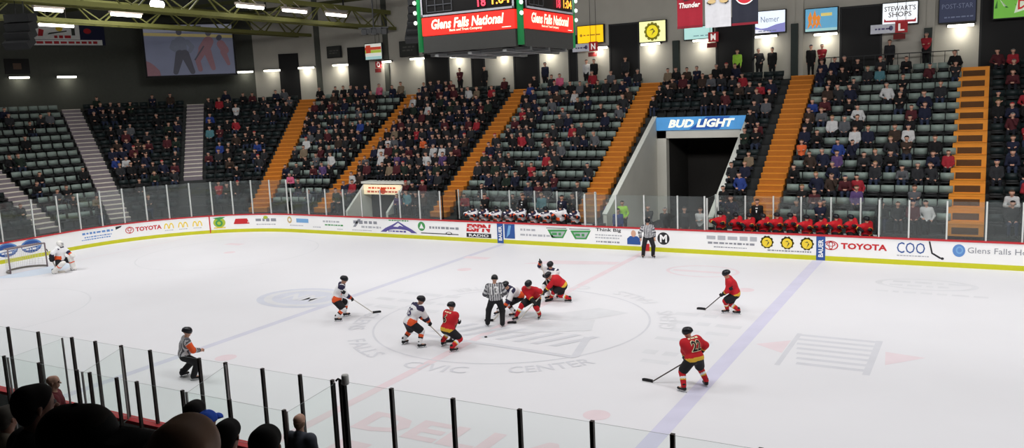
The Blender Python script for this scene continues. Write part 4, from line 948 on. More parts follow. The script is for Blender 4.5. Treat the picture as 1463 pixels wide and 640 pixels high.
# left wall banner
t = thing('wall_banner', 'long wall banner on the left wall, white centre with navy ends and red print', 'banner', (-42.4, 12.6, 12.2))
s = S_at(-42.6, 12.9); p = board_pt(s, 12.95, DW-.35); u = board_dir(s); v = Vector((u.y, -u.x, 0))
mb = MB(); mb.obox(p, v*3.0, u*.02, Vector((0, 0, .72))); mb.build('cloth', M('banner_navy', (30, 34, 62), .8), t)
fb = lambda a, b: p+v*a-u*.03+Vector((0, 0, b)); fc = lambda a, b: p+v*a-u*.045+Vector((0, 0, b))
mb = MB(); lay_rect(mb, fb, -.2, .2, 3.2, 1.05, 0); lay_rect(mb, fb, 0, -.53, 5.6, .36, 0); lay_lines(mb, fc, 0, -.53, 5.2, 1, .2, 1, 68); lay_lines(mb, fc, .4, -.15, 1.3, 1, .2, 1, 69); lay_disc(mb, fc, .15, .42, .22, .2, 2); lay_poly(mb, fc, [(-1.2, -.1), (-.9, -.1), (-.8, .3), (-1.1, .4)], 1); lay_rect(mb, fc, 1.0, .2, .22, .5, 3); lay_poly(mb, fc, [(-.6, .0), (.6, .2), (.6, .28), (-.5, .12)], 3)
lay_disc(mb, fc, -2.4, .25, .3, .2, 1); lay_disc(mb, fc, 1.9, .25, .25, .18, 1); lay_poly(mb, fc, [(-2.3, .1), (-1.9, .2), (-2.2, .3)], 0)
mb.build('banner_print', [M('bp_white', (222, 222, 220), .8), M('bp_red', (170, 40, 46), .8), M('bp_yellow', (220, 190, 60), .8), M('bp_dark', (60, 64, 60), .8)], t)
# video screen
t = thing('video_screen', 'large lit projection screen showing a skating official and two players', 'screen', (-34.75, 17.5, 9.85))
a, b = Vector((-36.83, 15.47, 0)), Vector((-32.7, 19.5, 0)); e = (b-a); W_ = e.length; e.normalize(); n = Vector((e.y, -e.x, 0))
H_ = 3.4; fs = lambda u_, v_, o=.0: a+e*u_*W_+Vector((0, 0, 9.88+v_*H_))+n*o
mb = MB(); mb.obox(fs(.5, .5, -.06), e*(W_/2+.12), n*.05, Vector((0, 0, H_/2+.12))); mb.build('screen_frame', black, t)
mb = MB(); lay_rect(mb, lambda x, y: fs(x, y, .0), .5, .5, 1, 1); mb.build('screen_surface', M('screen_ice', (98, 102, 120), .7, emit=.28, noise=.12, scale=.8), t)
def sil(m):
    f = lambda x, y: fs(x, y, .012); g = lambda x, y: fs(x, y, .02); h = lambda x, y: fs(x, y, .028)
    lay_poly(m, f, [(0, .80), (1, .72), (1, .78), (0, .86)], 0); lay_rect(m, f, .5, .93, 1, .14, 1)
    def limb(fn, p, q, r1, r2, mi, asp=W_/H_):
        p, q = np.array(p, float)*(asp, 1), np.array(q, float)*(asp, 1); d = q-p; an = math.atan2(d[1], d[0])
        P = [p+r1*np.array((math.cos(an+t_), math.sin(an+t_))) for t_ in np.linspace(PI/2, 1.5*PI, 8)]+[q+r2*np.array((math.cos(an+t_), math.sin(an+t_))) for t_ in np.linspace(-PI/2, PI/2, 8)]
        lay_poly(m, fn, [tuple(x/(asp, 1)) for x in P], mi)
    L_ = lambda o: (lambda x, y: fs(x, y, o))
    # official, from behind
    limb(L_(.02), (.40, .66), (.41, .46), .115, .1, 2); limb(L_(.022), (.33, .66), (.30, .55), .05, .045, 2); limb(L_(.024), (.30, .55), (.36, .47), .045, .035, 2); limb(L_(.026), (.48, .66), (.53, .56), .05, .045, 2); limb(L_(.028), (.53, .56), (.50, .47), .045, .035, 2)
    limb(L_(.03), (.385, .42), (.32, .06), .085, .05, 3); limb(L_(.032), (.44, .42), (.51, .06), .085, .05, 3); limb(L_(.034), (.395, .85), (.395, .88), .055, .055, 3)
    # two bending players
    limb(L_(.02), (.72, .66), (.66, .5), .1, .11, 4); limb(L_(.022), (.64, .46), (.58, .28), .075, .05, 4); limb(L_(.024), (.58, .28), (.6, .1), .05, .045, 4); limb(L_(.026), (.7, .46), (.75, .12), .075, .045, 4); limb(L_(.028), (.75, .66), (.66, .58), .05, .04, 4); limb(L_(.03), (.725, .82), (.735, .85), .055, .055, 3); limb(L_(.032), (.66, .56), (.55, .3), .014, .014, 3)
    limb(L_(.02), (.86, .6), (.9, .48), .08, .08, 4); limb(L_(.022), (.88, .44), (.93, .2), .06, .035, 4); limb(L_(.024), (.84, .72), (.85, .74), .05, .05, 3)
    lay_poly(m, L_(.02), [(0, 0), (.15, 0), (.14, .1), (.09, .2), (.04, .27), (0, .3)], 4); lay_rect(m, h, .6, .955, .1, .05, 3)
mb = MB(); sil(mb); mb.build('screen_picture', [M('sc_'+k, c, .6, emit=.36, noise=.08) for k, c in dict(band=(140, 128, 84), boards=(120, 122, 134), ref=(84, 88, 100), dark=(58, 58, 66), red=(104, 76, 82)).items()], t)

# ---- hanging scoreboard
t = thing('scoreboard', 'four-sided scoreboard hung over centre ice with red bank panels and digit displays', 'scoreboard', (0, 0, 8.75))
h_ = 1.78; grn = M('green_column', (20, 120, 62), .4, emit=.35); redl = M('panel_red_lit', (226, 44, 36), .4, emit=.75, noise=.03); crm = M('lettering_cream', (250, 246, 214), .4, emit=.8, noise=.02); blk = M('display_black', (14, 13, 13), .4); frm = M('display_frame', (150, 150, 156), .4, emit=.1); ddk = M('lower_panel', (52, 52, 50), .7)
mb = MB(); mb.box(-h_+.1, h_-.1, -h_+.1, h_-.1, 8.8, 12.2); mb.build('core_body', blk, t)
for sx in (-1, 1):
    for sy in (-1, 1):
        mb = MB(); mb.tube([(sx*h_*.985, sy*h_*.985, z) for z in (8.86, 12.2)], .1, 10); mb.build('green_column', grn, t, True)
        for z in (9.74, 10.04, 10.34):
            mb = MB(); mb.tube([(sx*h_*1.045, sy*h_*1.045, z+q) for q in (-.06, -.03, .03, .06)], [.02, .055, .055, .02], 8); mb.build('lamp_bulb', M('bulb', (235, 255, 240), .4, emit=1.0), t, True)
redd = M('digit_red', (255, 60, 80), .4, emit=1.6, noise=0); amb = M('digit_amber', (255, 170, 60), .4, emit=1.6, noise=0); gline = M('grid_line', (70, 72, 76), .5, emit=.05)
for k, nm in enumerate(('near', 'right', 'far', 'left')):
    an = k*PI/2; ca, sa = math.cos(an), math.sin(an)
    R_ = lambda x, y, z: (x*ca-y*sa, x*sa+y*ca, z); y0 = -h_
    F = lambda o: (lambda u_, v_: R_(u_, y0-o, v_)); ww = h_-.16
    def slab(name, x0, x1, z0, z1, m_, o=0., th=.06):
        mb = MB(); V = [R_(x, y, z) for z in (z0, z1) for y in (y0-o-th, y0+.1) for x in (x0, x1)]
        mb.add(V, [(0,2,3,1),(4,5,7,6),(0,1,5,4),(2,6,7,3),(0,4,6,2),(1,3,7,5)]); return mb.build(name, m_, t)
    slab('lower_panel', -ww, ww, 8.82, 9.31, ddk)
    pn = slab('advertisement_panel', -ww, ww, 9.33, 9.87, redl, .02); pn['label'] = 'red lit bank panel, %s side' % nm
    mb = MB(); lay_text(mb, 'Glens Falls National', F(.09), .0, 9.65, 2.55, .3, 0, .03, .22); lay_text(mb, 'Bank and Trust Company', F(.09), -.05, 9.43, 1.15, .09, 0, .015); lay_rect(mb, F(.09), 1.35, 9.39, .3, .02, 0); mb.build('panel_lettering', crm, t)
    slab('display_panel', -ww, ww, 9.9, 12.1, blk, .0)
    mb = MB()
    for z in (9.93,): mb.add([R_(x, y0-.1, zz) for x, zz in ((-ww, z-.03), (ww, z-.03), (ww, z+.03), (-ww, z+.03))], [(0, 1, 2, 3)])
    for x in (-ww+.02, ww-.02): mb.add([R_(xx, y0-.1, zz) for xx, zz in ((x-.03, 9.9), (x+.03, 9.9), (x+.03, 12.1), (x-.03, 12.1))], [(0, 1, 2, 3)])
    mb.build('display_frame', frm, t)
    mb = MB()
    for x in (-1.4, -1.1, -.8, -.5): mb.add([R_(xx, y0-.1, zz) for xx, zz in ((x-.01, 10.02), (x+.01, 10.02), (x+.01, 10.7), (x-.01, 10.7))], [(0, 1, 2, 3)])
    for z in (10.02, 10.22, 10.42): mb.add([R_(xx, y0-.1, zz) for xx, zz in ((-1.4, z-.01), (-.5, z-.01), (-.5, z+.01), (-1.4, z+.01))], [(0, 1, 2, 3)])
    mb.build('penalty_grid', gline, t)
    mb = MB(); lay_text(mb, '18', F(.1), .55, 10.17, .28, .27, 0, .02); mb.build('score_digits', redd, t)
    mb = MB(); lay_text(mb, '1:04', F(.1), 1.2, 10.19, .6, .27, 0, .02); mb.build('clock_digits', amb, t)
mb = MB()
for q in (-1.2, 0, 1.2): mb.bar((-h_, q, 8.78), (h_, q, 8.78), .12, .1); mb.bar((q, -h_, 8.74), (q, h_, 8.74), .12, .1)
mb.build('bottom_frame', steel, t)
mb = MB()
for sx in (-1, 1):
    for sy in (-1, 1): mb.bar((sx*1.2, sy*1.2, 12.2), (sx*1.2, sy*1.2, 15.6), .05, .05)
mb.build('hanging_cable', dark, t)
# loudspeakers hung in front of the far stand
def speaker_array(label, c, n, dz, r, tilt, wx=.9):
    t = thing('hanging_speaker', label, 'speaker', c); c = Vector(c)
    mb = MB()
    for k in range(n):
        p = c+Vector((tilt*k*k*.5, tilt*k*k*.4, -dz*k)); f = Vector((.35, -.8, -.15*k-.1)).normalized(); s_ = Vector((f.y, -f.x, 0)).normalized(); u_ = s_.cross(f)
        mb.obox(p, s_*wx/2, f*.3, u_*dz*.47)
    mb.build('cabinet', M('speaker_black', (24, 25, 26), .6), t)
    mb = MB(); mb.bar(c-Vector((.3, 0, 0)), (c.x-.3, c.y, 15.6), .03, .03); mb.bar(c+Vector((.3, 0, 0)), (c.x+.3, c.y, 15.6), .03, .03); mb.build('hanger_wire', dark, t)
speaker_array('dark curved stack of loudspeakers hung just left of the scoreboard', (-8.4, 7.6, 11.7), 6, .3, 0, -.014, .75)
t = thing('hanging_speaker', 'dark cluster of lamps and brackets left of the curved loudspeaker stack', 'speaker', (-10.2, 6.6, 10.4))
mb = MB()
for k in range(5): mb.obox((-10.55+.2*k, 6.5+.1*k, 10.5+.05*(k % 2)), (.11, .04, 0), (-.04, .12, .03), (0, 0, .12))
mb.build('lamp_body', M('speaker_black', (24, 25, 26), .6), t)
mb = MB(); mb.bar((-10.8, 6.4, 10.66), (-9.6, 7.0, 10.66), .06, .06); mb.bar((-10.2, 6.7, 10.66), (-10.2, 6.7, 15.6), .04, .04); mb.build('support_bar', dark, t)
speaker_array('large dark loudspeaker stack hung at the upper left before the wall banner', (-23.6, -1.0, 11.75), 4, .36, 0, -.03, 1.15)
# ================================================================== SKATERS AND OFFICIALS
Zv = np.array((0, 0, 1.))
def facing(deg): a = math.radians(deg); return FH*math.cos(a)+RH*math.sin(a)
jred = M('jersey_red', (190, 27, 38), .75, noise=.08); jyel = M('jersey_yellow', (226, 180, 60), .75); jblk = M('jersey_black', (26, 26, 30), .75); jwht = M('jersey_white', (234, 234, 236), .75, noise=.04); jnav = M('jersey_navy', (44, 40, 70), .75); jorg = M('jersey_orange', (226, 88, 40), .75)
helm_b = M('helmet_black', (26, 27, 32), .3); glove_b = M('glove_black', (30, 30, 34), .7); skin_p = M('skin_player', (206, 158, 134), .55); eye_m = M('eye', (40, 34, 32), .4); lip_m = M('lip', (160, 96, 90), .6); skate_b = M('skate_black', (28, 28, 30), .4); blade_m = M('skate_blade', (200, 204, 208), .25, metal=.7)
shaft_m = M('stick_shaft', (92, 84, 80), .5); tape_m = M('stick_blade_tape', (34, 34, 36), .7); shaft_w = M('stick_pale', (206, 200, 190), .5); off_blk = M('trousers_official', (30, 30, 33), .8); str_w = M('stripe_white', (196, 196, 198), .75); num_y = M('number_trim', (240, 226, 190), .7); visor_m = M('cage', (170, 172, 176), .4, metal=.5); pad_w = M('pad_white', (232, 230, 226), .7, noise=.05)
TEAM = {'red': dict(main=jred, helm=helm_b, pants=jblk), 'white': dict(main=jwht, helm=helm_b, pants=jblk), 'off': dict(main=str_w, helm=helm_b, pants=off_blk)}
JS = dict(main=None, yel=jyel, blk=jblk, nav=jnav, org=jorg, wht=jwht, red=jred)
def jersey_rule(team, pel, sp, rt, ref=False):
    def r(lab, t, C):
        h = (C-pel)@sp; l = (C-pel)@rt; out = np.full(len(C), 'main', dtype='<U5'); tor = (lab == 'tor') | (lab == 'sh')
        if team == 'red':
            out[tor & (h < .03)] = 'yel'; out[tor & (h < -.075)] = 'blk'
            out[(lab == 'fa') & (t > .45)] = 'yel'; out[(lab == 'fa') & (t > .62)] = 'blk'
        elif team == 'white':
            out[tor & (np.abs(l) > .13) & (h < .15)] = 'org'; out[tor & (h < -.07)] = 'nav'; out[(lab == 'sh') & (h > .47)] = 'nav'
            out[(lab == 'fa')] = 'nav'; out[(lab == 'fa') & (t > .8)] = 'org'
        else:
            out[tor & (np.floor(l/.036).astype(int) % 2 == 0)] = 'blk'
            arm = (lab == 'fa') | (lab == 'ua'); out[arm & (np.floor(t/.22).astype(int) % 2 == 0)] = 'blk'; out[(lab == 'fa') & (t > .75)] = 'blk'
            if ref: out[(lab == 'ua') & (t > .3)] = 'org'
        return out
    return r
def sock_rule(team):
    def r(lab, t, C):
        out = np.full(len(C), 'main', dtype='<U5')
        if team == 'red': out[(t > .35) & (t < .5)] = 'wht'; out[(t >= .5) & (t < .6)] = 'yel'; out[(t > .75)] = 'wht' if False else 'main'
        else: out[(t > .25) & (t < .5)] = 'org'; out[(t >= .5) & (t < .62)] = 'blk'
        return out
    return r
def head_caps(c, f, u, r, hairlab='sk'):
    H = lambda a, b, ra, rb=None, lab='sk', k=.02: Cap(c+a, c+b, ra, rb, lab, k)
    return [H(u*.035-f*.03, u*.04+f*.02, .082, .078, hairlab), H(f*.03+u*.01, f*.04-u*.075, .07, .05), H(f*.1-u*.005, f*.118-u*.03, .011, .017, k=.015),
            H(r*.08-f*.005, r*.083-u*.03-f*.01, .016, .013, k=.012), H(-r*.08-f*.005, -r*.083-u*.03-f*.01, .016, .013, k=.012),
            H(f*.096+r*.036+u*.008, f*.097+r*.036+u*.008, .013, None, 'ey', .006), H(f*.096-r*.036+u*.008, f*.097-r*.036+u*.008, .013, None, 'ey', .006),
            H(f*.094-u*.068+r*.02, f*.094-u*.068-r*.02, .009, None, 'li', .006)]
def glove_caps(hand, fa, side, lab='g', s=1.):
    n = nv(np.cross(fa, side)); hand = np.array(hand); c = [Cap(hand-fa*.12*s, hand-fa*.05*s, .062*s, .055*s, lab, .02), Cap(hand-fa*.03*s-side*.02, hand+fa*.03*s+side*.02, .045*s, .045*s, lab, .02)]
    for q, L in zip((-1.5, -.5, .5, 1.5), (.042, .05, .047, .036)):
        b = hand+side*q*.027*s+fa*.045*s; m_ = b+fa*L*.5*s+n*.03*s; c += [Cap(b, m_, .017*s, .016*s, lab, .008), Cap(m_, m_-fa*.015*s+n*.04*s, .016*s, .014*s, lab, .006)]
    t0 = hand-fa*.02+side*.045*s; c += [Cap(t0, t0+side*.02*s+fa*.03*s+n*.035*s, .02*s, .016*s, lab, .008)]
    return c
CUR = {}
def skater(key, kp, team, label, number=None, ref=False, goalie=False, hl_low=False, group=None, look=None, stick=True, seated=False, base_z=0., hv=.021):
    b = kp['base']; root = thing('person', label, 'person', (b[0], b[1], base_z), group)
    f = facing(kp['face']); rh = np.cross(f, Zv); fl, fr = (np.array((*kp[k][:2], 0.)) for k in ('fl', 'fr'))
    pel, neck, head, hl, hr = (np.array(kp[k], float) for k in ('pel', 'neck', 'head', 'hl', 'hr'))
    if team != 'off' or ref: pel[2] = max(pel[2], .56)
    sp = nv(neck-pel); L = np.linalg.norm(neck-pel)
    if L < .46: neck = pel+sp*.46; head = neck+(np.array(kp['head'])-np.array(kp['neck']))
    hd = head-neck; hd = nv(hd*np.array((1, 1, 1))+Zv*.05); head = neck+hd*.165
    rt = nv(rh-sp*(rh@sp)); ft = np.cross(sp, rt); T = TEAM[team]
    if stick and kp.get('st'):
        st = np.array(kp['st']); up_h, lo_h = (hr, hl) if hl_low else (hl, hr); sd = nv(st-up_h); lo2 = up_h+sd*.42
        if hl_low: hl = lo2
        else: hr = lo2
    pel = pel+Zv*(.05 if team != 'off' else .03)
    sh = {}; el = {}; wr = {}
    for k, sx, h_ in (('l', -1, hl), ('r', 1, hr)):
        s_ = neck-sp*.05+rt*sx*.19; e, w = ik(s_, h_, .30, .30, rt*sx*.8-ft*.3-Zv*.5); sh[k], el[k], wr[k] = s_, e, w
    hip = {}; kn = {}; an = {}; fd = {}; LT = max(np.linalg.norm(pel+rh*sx*.11-Zv*.17-f_) for sx, f_ in ((-1, fl), (1, fr))); LT = min(.88, max(.74, LT*1.06))
    for k, sx, f_ in (('l', -1, fl), ('r', 1, fr)):
        a = f_+Zv*.14; h0 = pel+rh*sx*.11-Zv*.03; kk, a2 = ik(h0, a, LT*.505, LT*.495, f+rh*sx*.35); hip[k], kn[k], an[k] = h0, kk, a2; fd[k] = nv(f+rh*sx*.3)
    lf = facing(look) if look is not None else f
    hu = nv(hd+Zv*.8); lf = nv(lf-hu*(lf@hu)*.7-Zv*.12); hr_ = nv(np.cross(lf, hu)); lf = np.cross(hu, hr_)
    # body: one continuous surface
    c = [Cap(pel-rh*.06, pel+rh*.06, .10, lab='sk', k=.03), Cap(pel+sp*.05, neck-sp*.14, .095, .10, 'sk', .04), Cap(sh['l'], sh['r'], .05, lab='sk', k=.06), Cap(neck-sp*.05, head-hu*.04, .058, lab='sk', k=.03)]
    c += head_caps(head, lf, hu, hr_)
    for k in 'lr':
        fa = nv(wr[k]-el[k]); c += [Cap(sh[k], el[k], .06, .048, 'sk', .04), Cap(el[k], wr[k]-fa*.02, .046, .034, 'sk', .03), Cap(wr[k]-fa*.02, wr[k]+fa*.04, .032, .028, 'sk', .02), Cap(hip[k], kn[k], .09, .062, 'sk', .05), Cap(kn[k], an[k], .06, .042, 'sk', .03), Cap(an[k]-Zv*.04, an[k]-Zv*.05+fd[k]*.14, .04, .03, 'sk', .02)]
    part('body', c, hv, {'sk': skin_p, 'ey': eye_m, 'li': lip_m}, lambda lab, t, C: lab, root)
    # helmet
    hc = [Cap(head+hu*.045-lf*.035, head+hu*.045+lf*.025, .112, lab='h', k=.03), Cap(head+hu*.03+lf*.085, head+hu*.03+lf*.09, .04, lab='h', k=.04)]
    for sx in (-1, 1): hc.append(Cap(head+hr_*sx*.088-hu*.005-lf*.02, head+hr_*sx*.085-hu*.045-lf*.02, .028, lab='h', k=.03))
    if goalie: hc = [Cap(head+hu*.03-lf*.015, head-hu*.03+lf*.03, .135, .12, 'h', .03), Cap(head-hu*.08+lf*.06, head-hu*.1+lf*.05, .07, lab='h', k=.04)]
    ho = part('helmet', hc, .018, {'h': pad_w if goalie else T['helm']}, None, root, [(head+hu*(-.012 if not goalie else -.13), -nv(hu+lf*.25))])
    if goalie:
        mb = MB(); cc = head+lf*.1
        for q in (-.06, -.03, 0, .03, .06): mb.tube([cc+hr_*q+hu*.05+lf*.035, cc+hr_*q-hu*.02+lf*.055, cc+hr_*q-hu*.1+lf*.03], .006, 5)
        for q in (.04, 0, -.04, -.08): mb.tube([cc-hr_*.08+hu*q, cc+hu*q+lf*.06, cc+hr_*.08+hu*q], .006, 5)
        o = mb.build('face_cage', visor_m, None); o.parent = root
    # jersey
    B = 1.12 if goalie else 1.
    jc = [Cap(pel+sp*.0-rh*.09, pel+sp*.0+rh*.09, .17*B, lab='tor', k=.06), Cap(pel+sp*.08, pel+sp*.3, .175*B, .185*B, 'tor', .08), Cap(neck-sp*.17-rt*.12, neck-sp*.17+rt*.12, .155*B, lab='tor', k=.08), Cap(sh['l']-sp*.02-rt*.02, sh['r']-sp*.02+rt*.02, .112, lab='sh', k=.07)]
    if team == 'off': jc = [Cap(pel+sp*.02-rh*.07, pel+sp*.02+rh*.07, .15, lab='tor', k=.06), Cap(pel+sp*.08, pel+sp*.3, .155, .16, 'tor', .08), Cap(neck-sp*.17-rt*.11, neck-sp*.17+rt*.11, .135, lab='tor', k=.08), Cap(sh['l']-sp*.01, sh['r']-sp*.01, .095, lab='sh', k=.07)]
    for k in 'lr':
        fa = nv(wr[k]-el[k]); w_ = 1.15 if goalie else (.9 if team == 'off' else 1)
        jc += [Cap(sh[k], el[k], .1*w_, .088*w_, 'ua', .05), Cap(el[k], wr[k]-fa*.09, .086*w_, .072*w_, 'fa', .04)]
    hem = -.13 if team != 'off' else -.03
    slots = dict(JS); slots['main'] = T['main']
    if team == 'off': slots['blk'] = M('stripe_dark', (84, 84, 90), .75)
    jer = part('jersey', jc, .02, slots, jersey_rule(team, pel, sp, rt, ref), root, [(pel+sp*hem, -sp)])
    if number:
        def back(u, v, gap=.016):
            p = pel+sp*(.31+v)+rt*u-ft*.5; s_ = 0
            for _ in range(14):
                d = float(sdf(jc, p[None])[0]); p = p+ft*(d-gap)
                if abs(d-gap) < .001: break
            return p
        def number_part(nm, bold, gap, m_, grow):
            V, F, mxv = text_geo(number, bold); w = .13*len(number)+grow; hh = .26+grow
            bm = bmesh.new(); vs = [bm.verts.new((x/mxv[0]*w-w/2, y/mxv[1]*hh-hh/2, 0)) for x, y in V]
            for q in F: bm.faces.new([vs[i] for i in q])
            bmesh.ops.triangulate(bm, faces=bm.faces[:])
            for it in range(2): bmesh.ops.subdivide_edges(bm, edges=[e for e in bm.edges if e.calc_length() > .035], cuts=1)
            for v in bm.verts: v.co = back(v.co.x, v.co.y, gap)
            me = bpy.data.meshes.new(nm); bm.to_mesh(me); bm.free(); me.materials.append(m_); link(nm, me, jer)
        if team == 'red': number_part('number_outline', .06, .014, num_y, .03)
        number_part('back_number', .02, .022, M('number_'+team, dict(red=(30, 24, 24), white=(60, 50, 90), off=(236, 236, 236))[team], .7), 0)
        if team == 'red':
            mb = MB(); lay_lines(mb, lambda u, v: back(u, v), 0, .19, .3, 1, .045, 0, 70); n_o = mb.build('name_lettering', num_y, None); n_o.parent = jer
    # lower garments
    if team == 'off':
        pc = [Cap(pel-rh*.06, pel+rh*.06, .135, lab='p', k=.05)]
        for k in 'lr': pc += [Cap(hip[k], kn[k], .122, .095, 'p', .05), Cap(kn[k], an[k]-Zv*.02, .095, .082, 'p', .03)]
        part('trousers', pc, .02, {'p': T['pants']}, None, root, [(pel+sp*.12, sp)])
    else:
        pc = [Cap(pel-rh*.07, pel+rh*.07, .155*B, lab='p', k=.05)]
        for k in 'lr': pc.append(Cap(hip[k], hip[k]+(kn[k]-hip[k])*.82, .145, .125, 'p', .05))
        part('shorts', pc, .02, {'p': T['pants']}, None, root)
        for k in 'lr':
            if goalie:
                d = nv(an[k]-kn[k]); kt = kn[k]-d*.2; o1 = f*.09; w_ = rh*.055
                gc = [Cap(kt+o1-w_, an[k]+o1-w_-Zv*.03, .095, .09, 'pad', .05), Cap(kt+o1+w_, an[k]+o1+w_-Zv*.03, .095, .09, 'pad', .05), Cap(an[k]+f*.06, an[k]+f*.18-Zv*.06, .09, .07, 'pad', .05)]
                part('leg_pad', gc, .022, {'pad': pad_w, 'org': jorg}, lambda lab, t, C: np.where((((C-pel)@rh > -.03) & ((C-pel)@rh < .05)) | ((t > .35) & (t < .45)), 'org', 'pad'), root)
            else:
                sm = dict(JS); sm['main'] = T['main']
                part('sock', [Cap(kn[k]+(hip[k]-kn[k])*.1, kn[k], .088, .09, 's', .03), Cap(kn[k], an[k]+Zv*.02, .09, .066, 's', .03)], .018, sm, sock_rule(team), root)
    for k in 'lr':
        a, d = an[k], fd[k]
        so = part('skate', [Cap(a+Zv*.05, a-Zv*.02, .058, .055, 's', .03), Cap(a-Zv*.06-d*.03, a-Zv*.065+d*.16, .045, .038, 's', .03)], .014, {'s': skate_b}, None, root, [(np.array((0, 0, .04)), -Zv)] if not seated else ())
        mb = MB(); g = a*np.array((1, 1, 0))+Zv*(a[2]-.145)
        mb.bar(g-d*.09+Zv*.012, g+d*.21+Zv*.012, .008, .024); mb.bar(g-d*.05+Zv*.035, g-d*.01+Zv*.035, .022, .035); mb.bar(g+d*.12+Zv*.035, g+d*.16+Zv*.035, .022, .035)
        o = mb.build('skate_blade', blade_m, None); o.parent = so
    sdir = nv(np.array(kp['st'])-(hr if hl_low else hl)) if (stick and kp.get('st')) else None
    for k, sx in (('l', -1), ('r', 1)):
        fa = nv(wr[k]-el[k]); side = sdir if sdir is not None and not goalie else rt*sx
        side = nv(side-fa*(side@fa)) if np.linalg.norm(side-fa*(side@fa)) > .1 else rt
        if team == 'off':
            continue
        gs = 1.0
        if goalie and k == 'r':
            part('blocker', [Cap(wr[k]+f*.06-Zv*.1, wr[k]+f*.06+Zv*.12, .09, .09, 'g', .03), Cap(wr[k]+f*.06-Zv*.1+rh*.08, wr[k]+f*.06+Zv*.12+rh*.08, .08, .08, 'g', .05)], .018, {'g': glove_b}, None, root); gs = 1.1
        if goalie and k == 'l':
            part('catch_glove', [Cap(wr[k]-fa*.06, wr[k]+fa*.06, .075, .085, 'g', .04), Cap(wr[k]+fa*.08-rh*.06, wr[k]+fa*.16+Zv*.05, .07, .05, 'g', .05), Cap(wr[k]+fa*.08+Zv*.05, wr[k]+fa*.1+Zv*.13, .05, .035, 'g', .04)], .018, {'g': pad_w}, None, root); continue
        part('glove', glove_caps(wr[k]+fa*.02, fa, side, s=gs), .011, {'g': glove_b}, None, root)
    if team == 'off':   # bare hands with fingers
        for k, sx in (('l', -1), ('r', 1)):
            fa = nv(wr[k]-el[k]); side = rt*sx; side = nv(side-fa*(side@fa))
            part('hand', glove_caps(wr[k]+fa*.03, fa, nv(np.cross(side, fa)), s=.72), .009, {'g': skin_p}, None, root)
    CUR.update(hl=hl, hr=hr, wr=wr, el=el, base=np.array((b[0], b[1], base_z)))
    return root
def hockey_stick(label, top, heel, blade_dir, pale=False, shaft_len=None, goalie=False, bl=.3):
    top, heel = np.array(top, float), np.array(heel, float); d = nv(heel-top)
    t = thing('hockey_stick', label, 'stick', tuple(heel))
    mb = MB(); mb.bar(top, heel, .032, .026); mb.build('shaft', shaft_w if pale else shaft_m, t)
    mb = MB(); mb.bar(top, top+d*.14, .037, .031); mb.build('grip_tape', tape_m, t)
    bd = nv(np.array((*blade_dir[:2], 0))); cr = np.array((-bd[1], bd[0], 0)); n = 6; V = []; F = []
    hh = .075 if not goalie else .1
    for i in range(n+1):
        s = i/n; c = heel+bd*bl*s+cr*.03*s*s; z0 = .008; z1 = hh*(1-.25*max(0, s-.8)/.2)+.01
        for q, z in ((-.011, z0), (.011, z0), (.011, z1), (-.011, z1)): V.append((c[0]+cr[0]*q, c[1]+cr[1]*q, z))
    for i in range(n): F += [(4*i+k, 4*i+(k+1) % 4, 4*i+4+(k+1) % 4, 4*i+4+k) for k in range(4)]
    F += [(3, 2, 1, 0), tuple(4*n+k for k in range(4))]
    mb = MB(); mb.add(V, F); mb.build('blade', shaft_w if goalie else tape_m, t)
    if goalie: mb = MB(); mb.bar(heel-d*.02, heel-d*.55, .09, .026); mb.build('paddle', shaft_w, t)
    return t
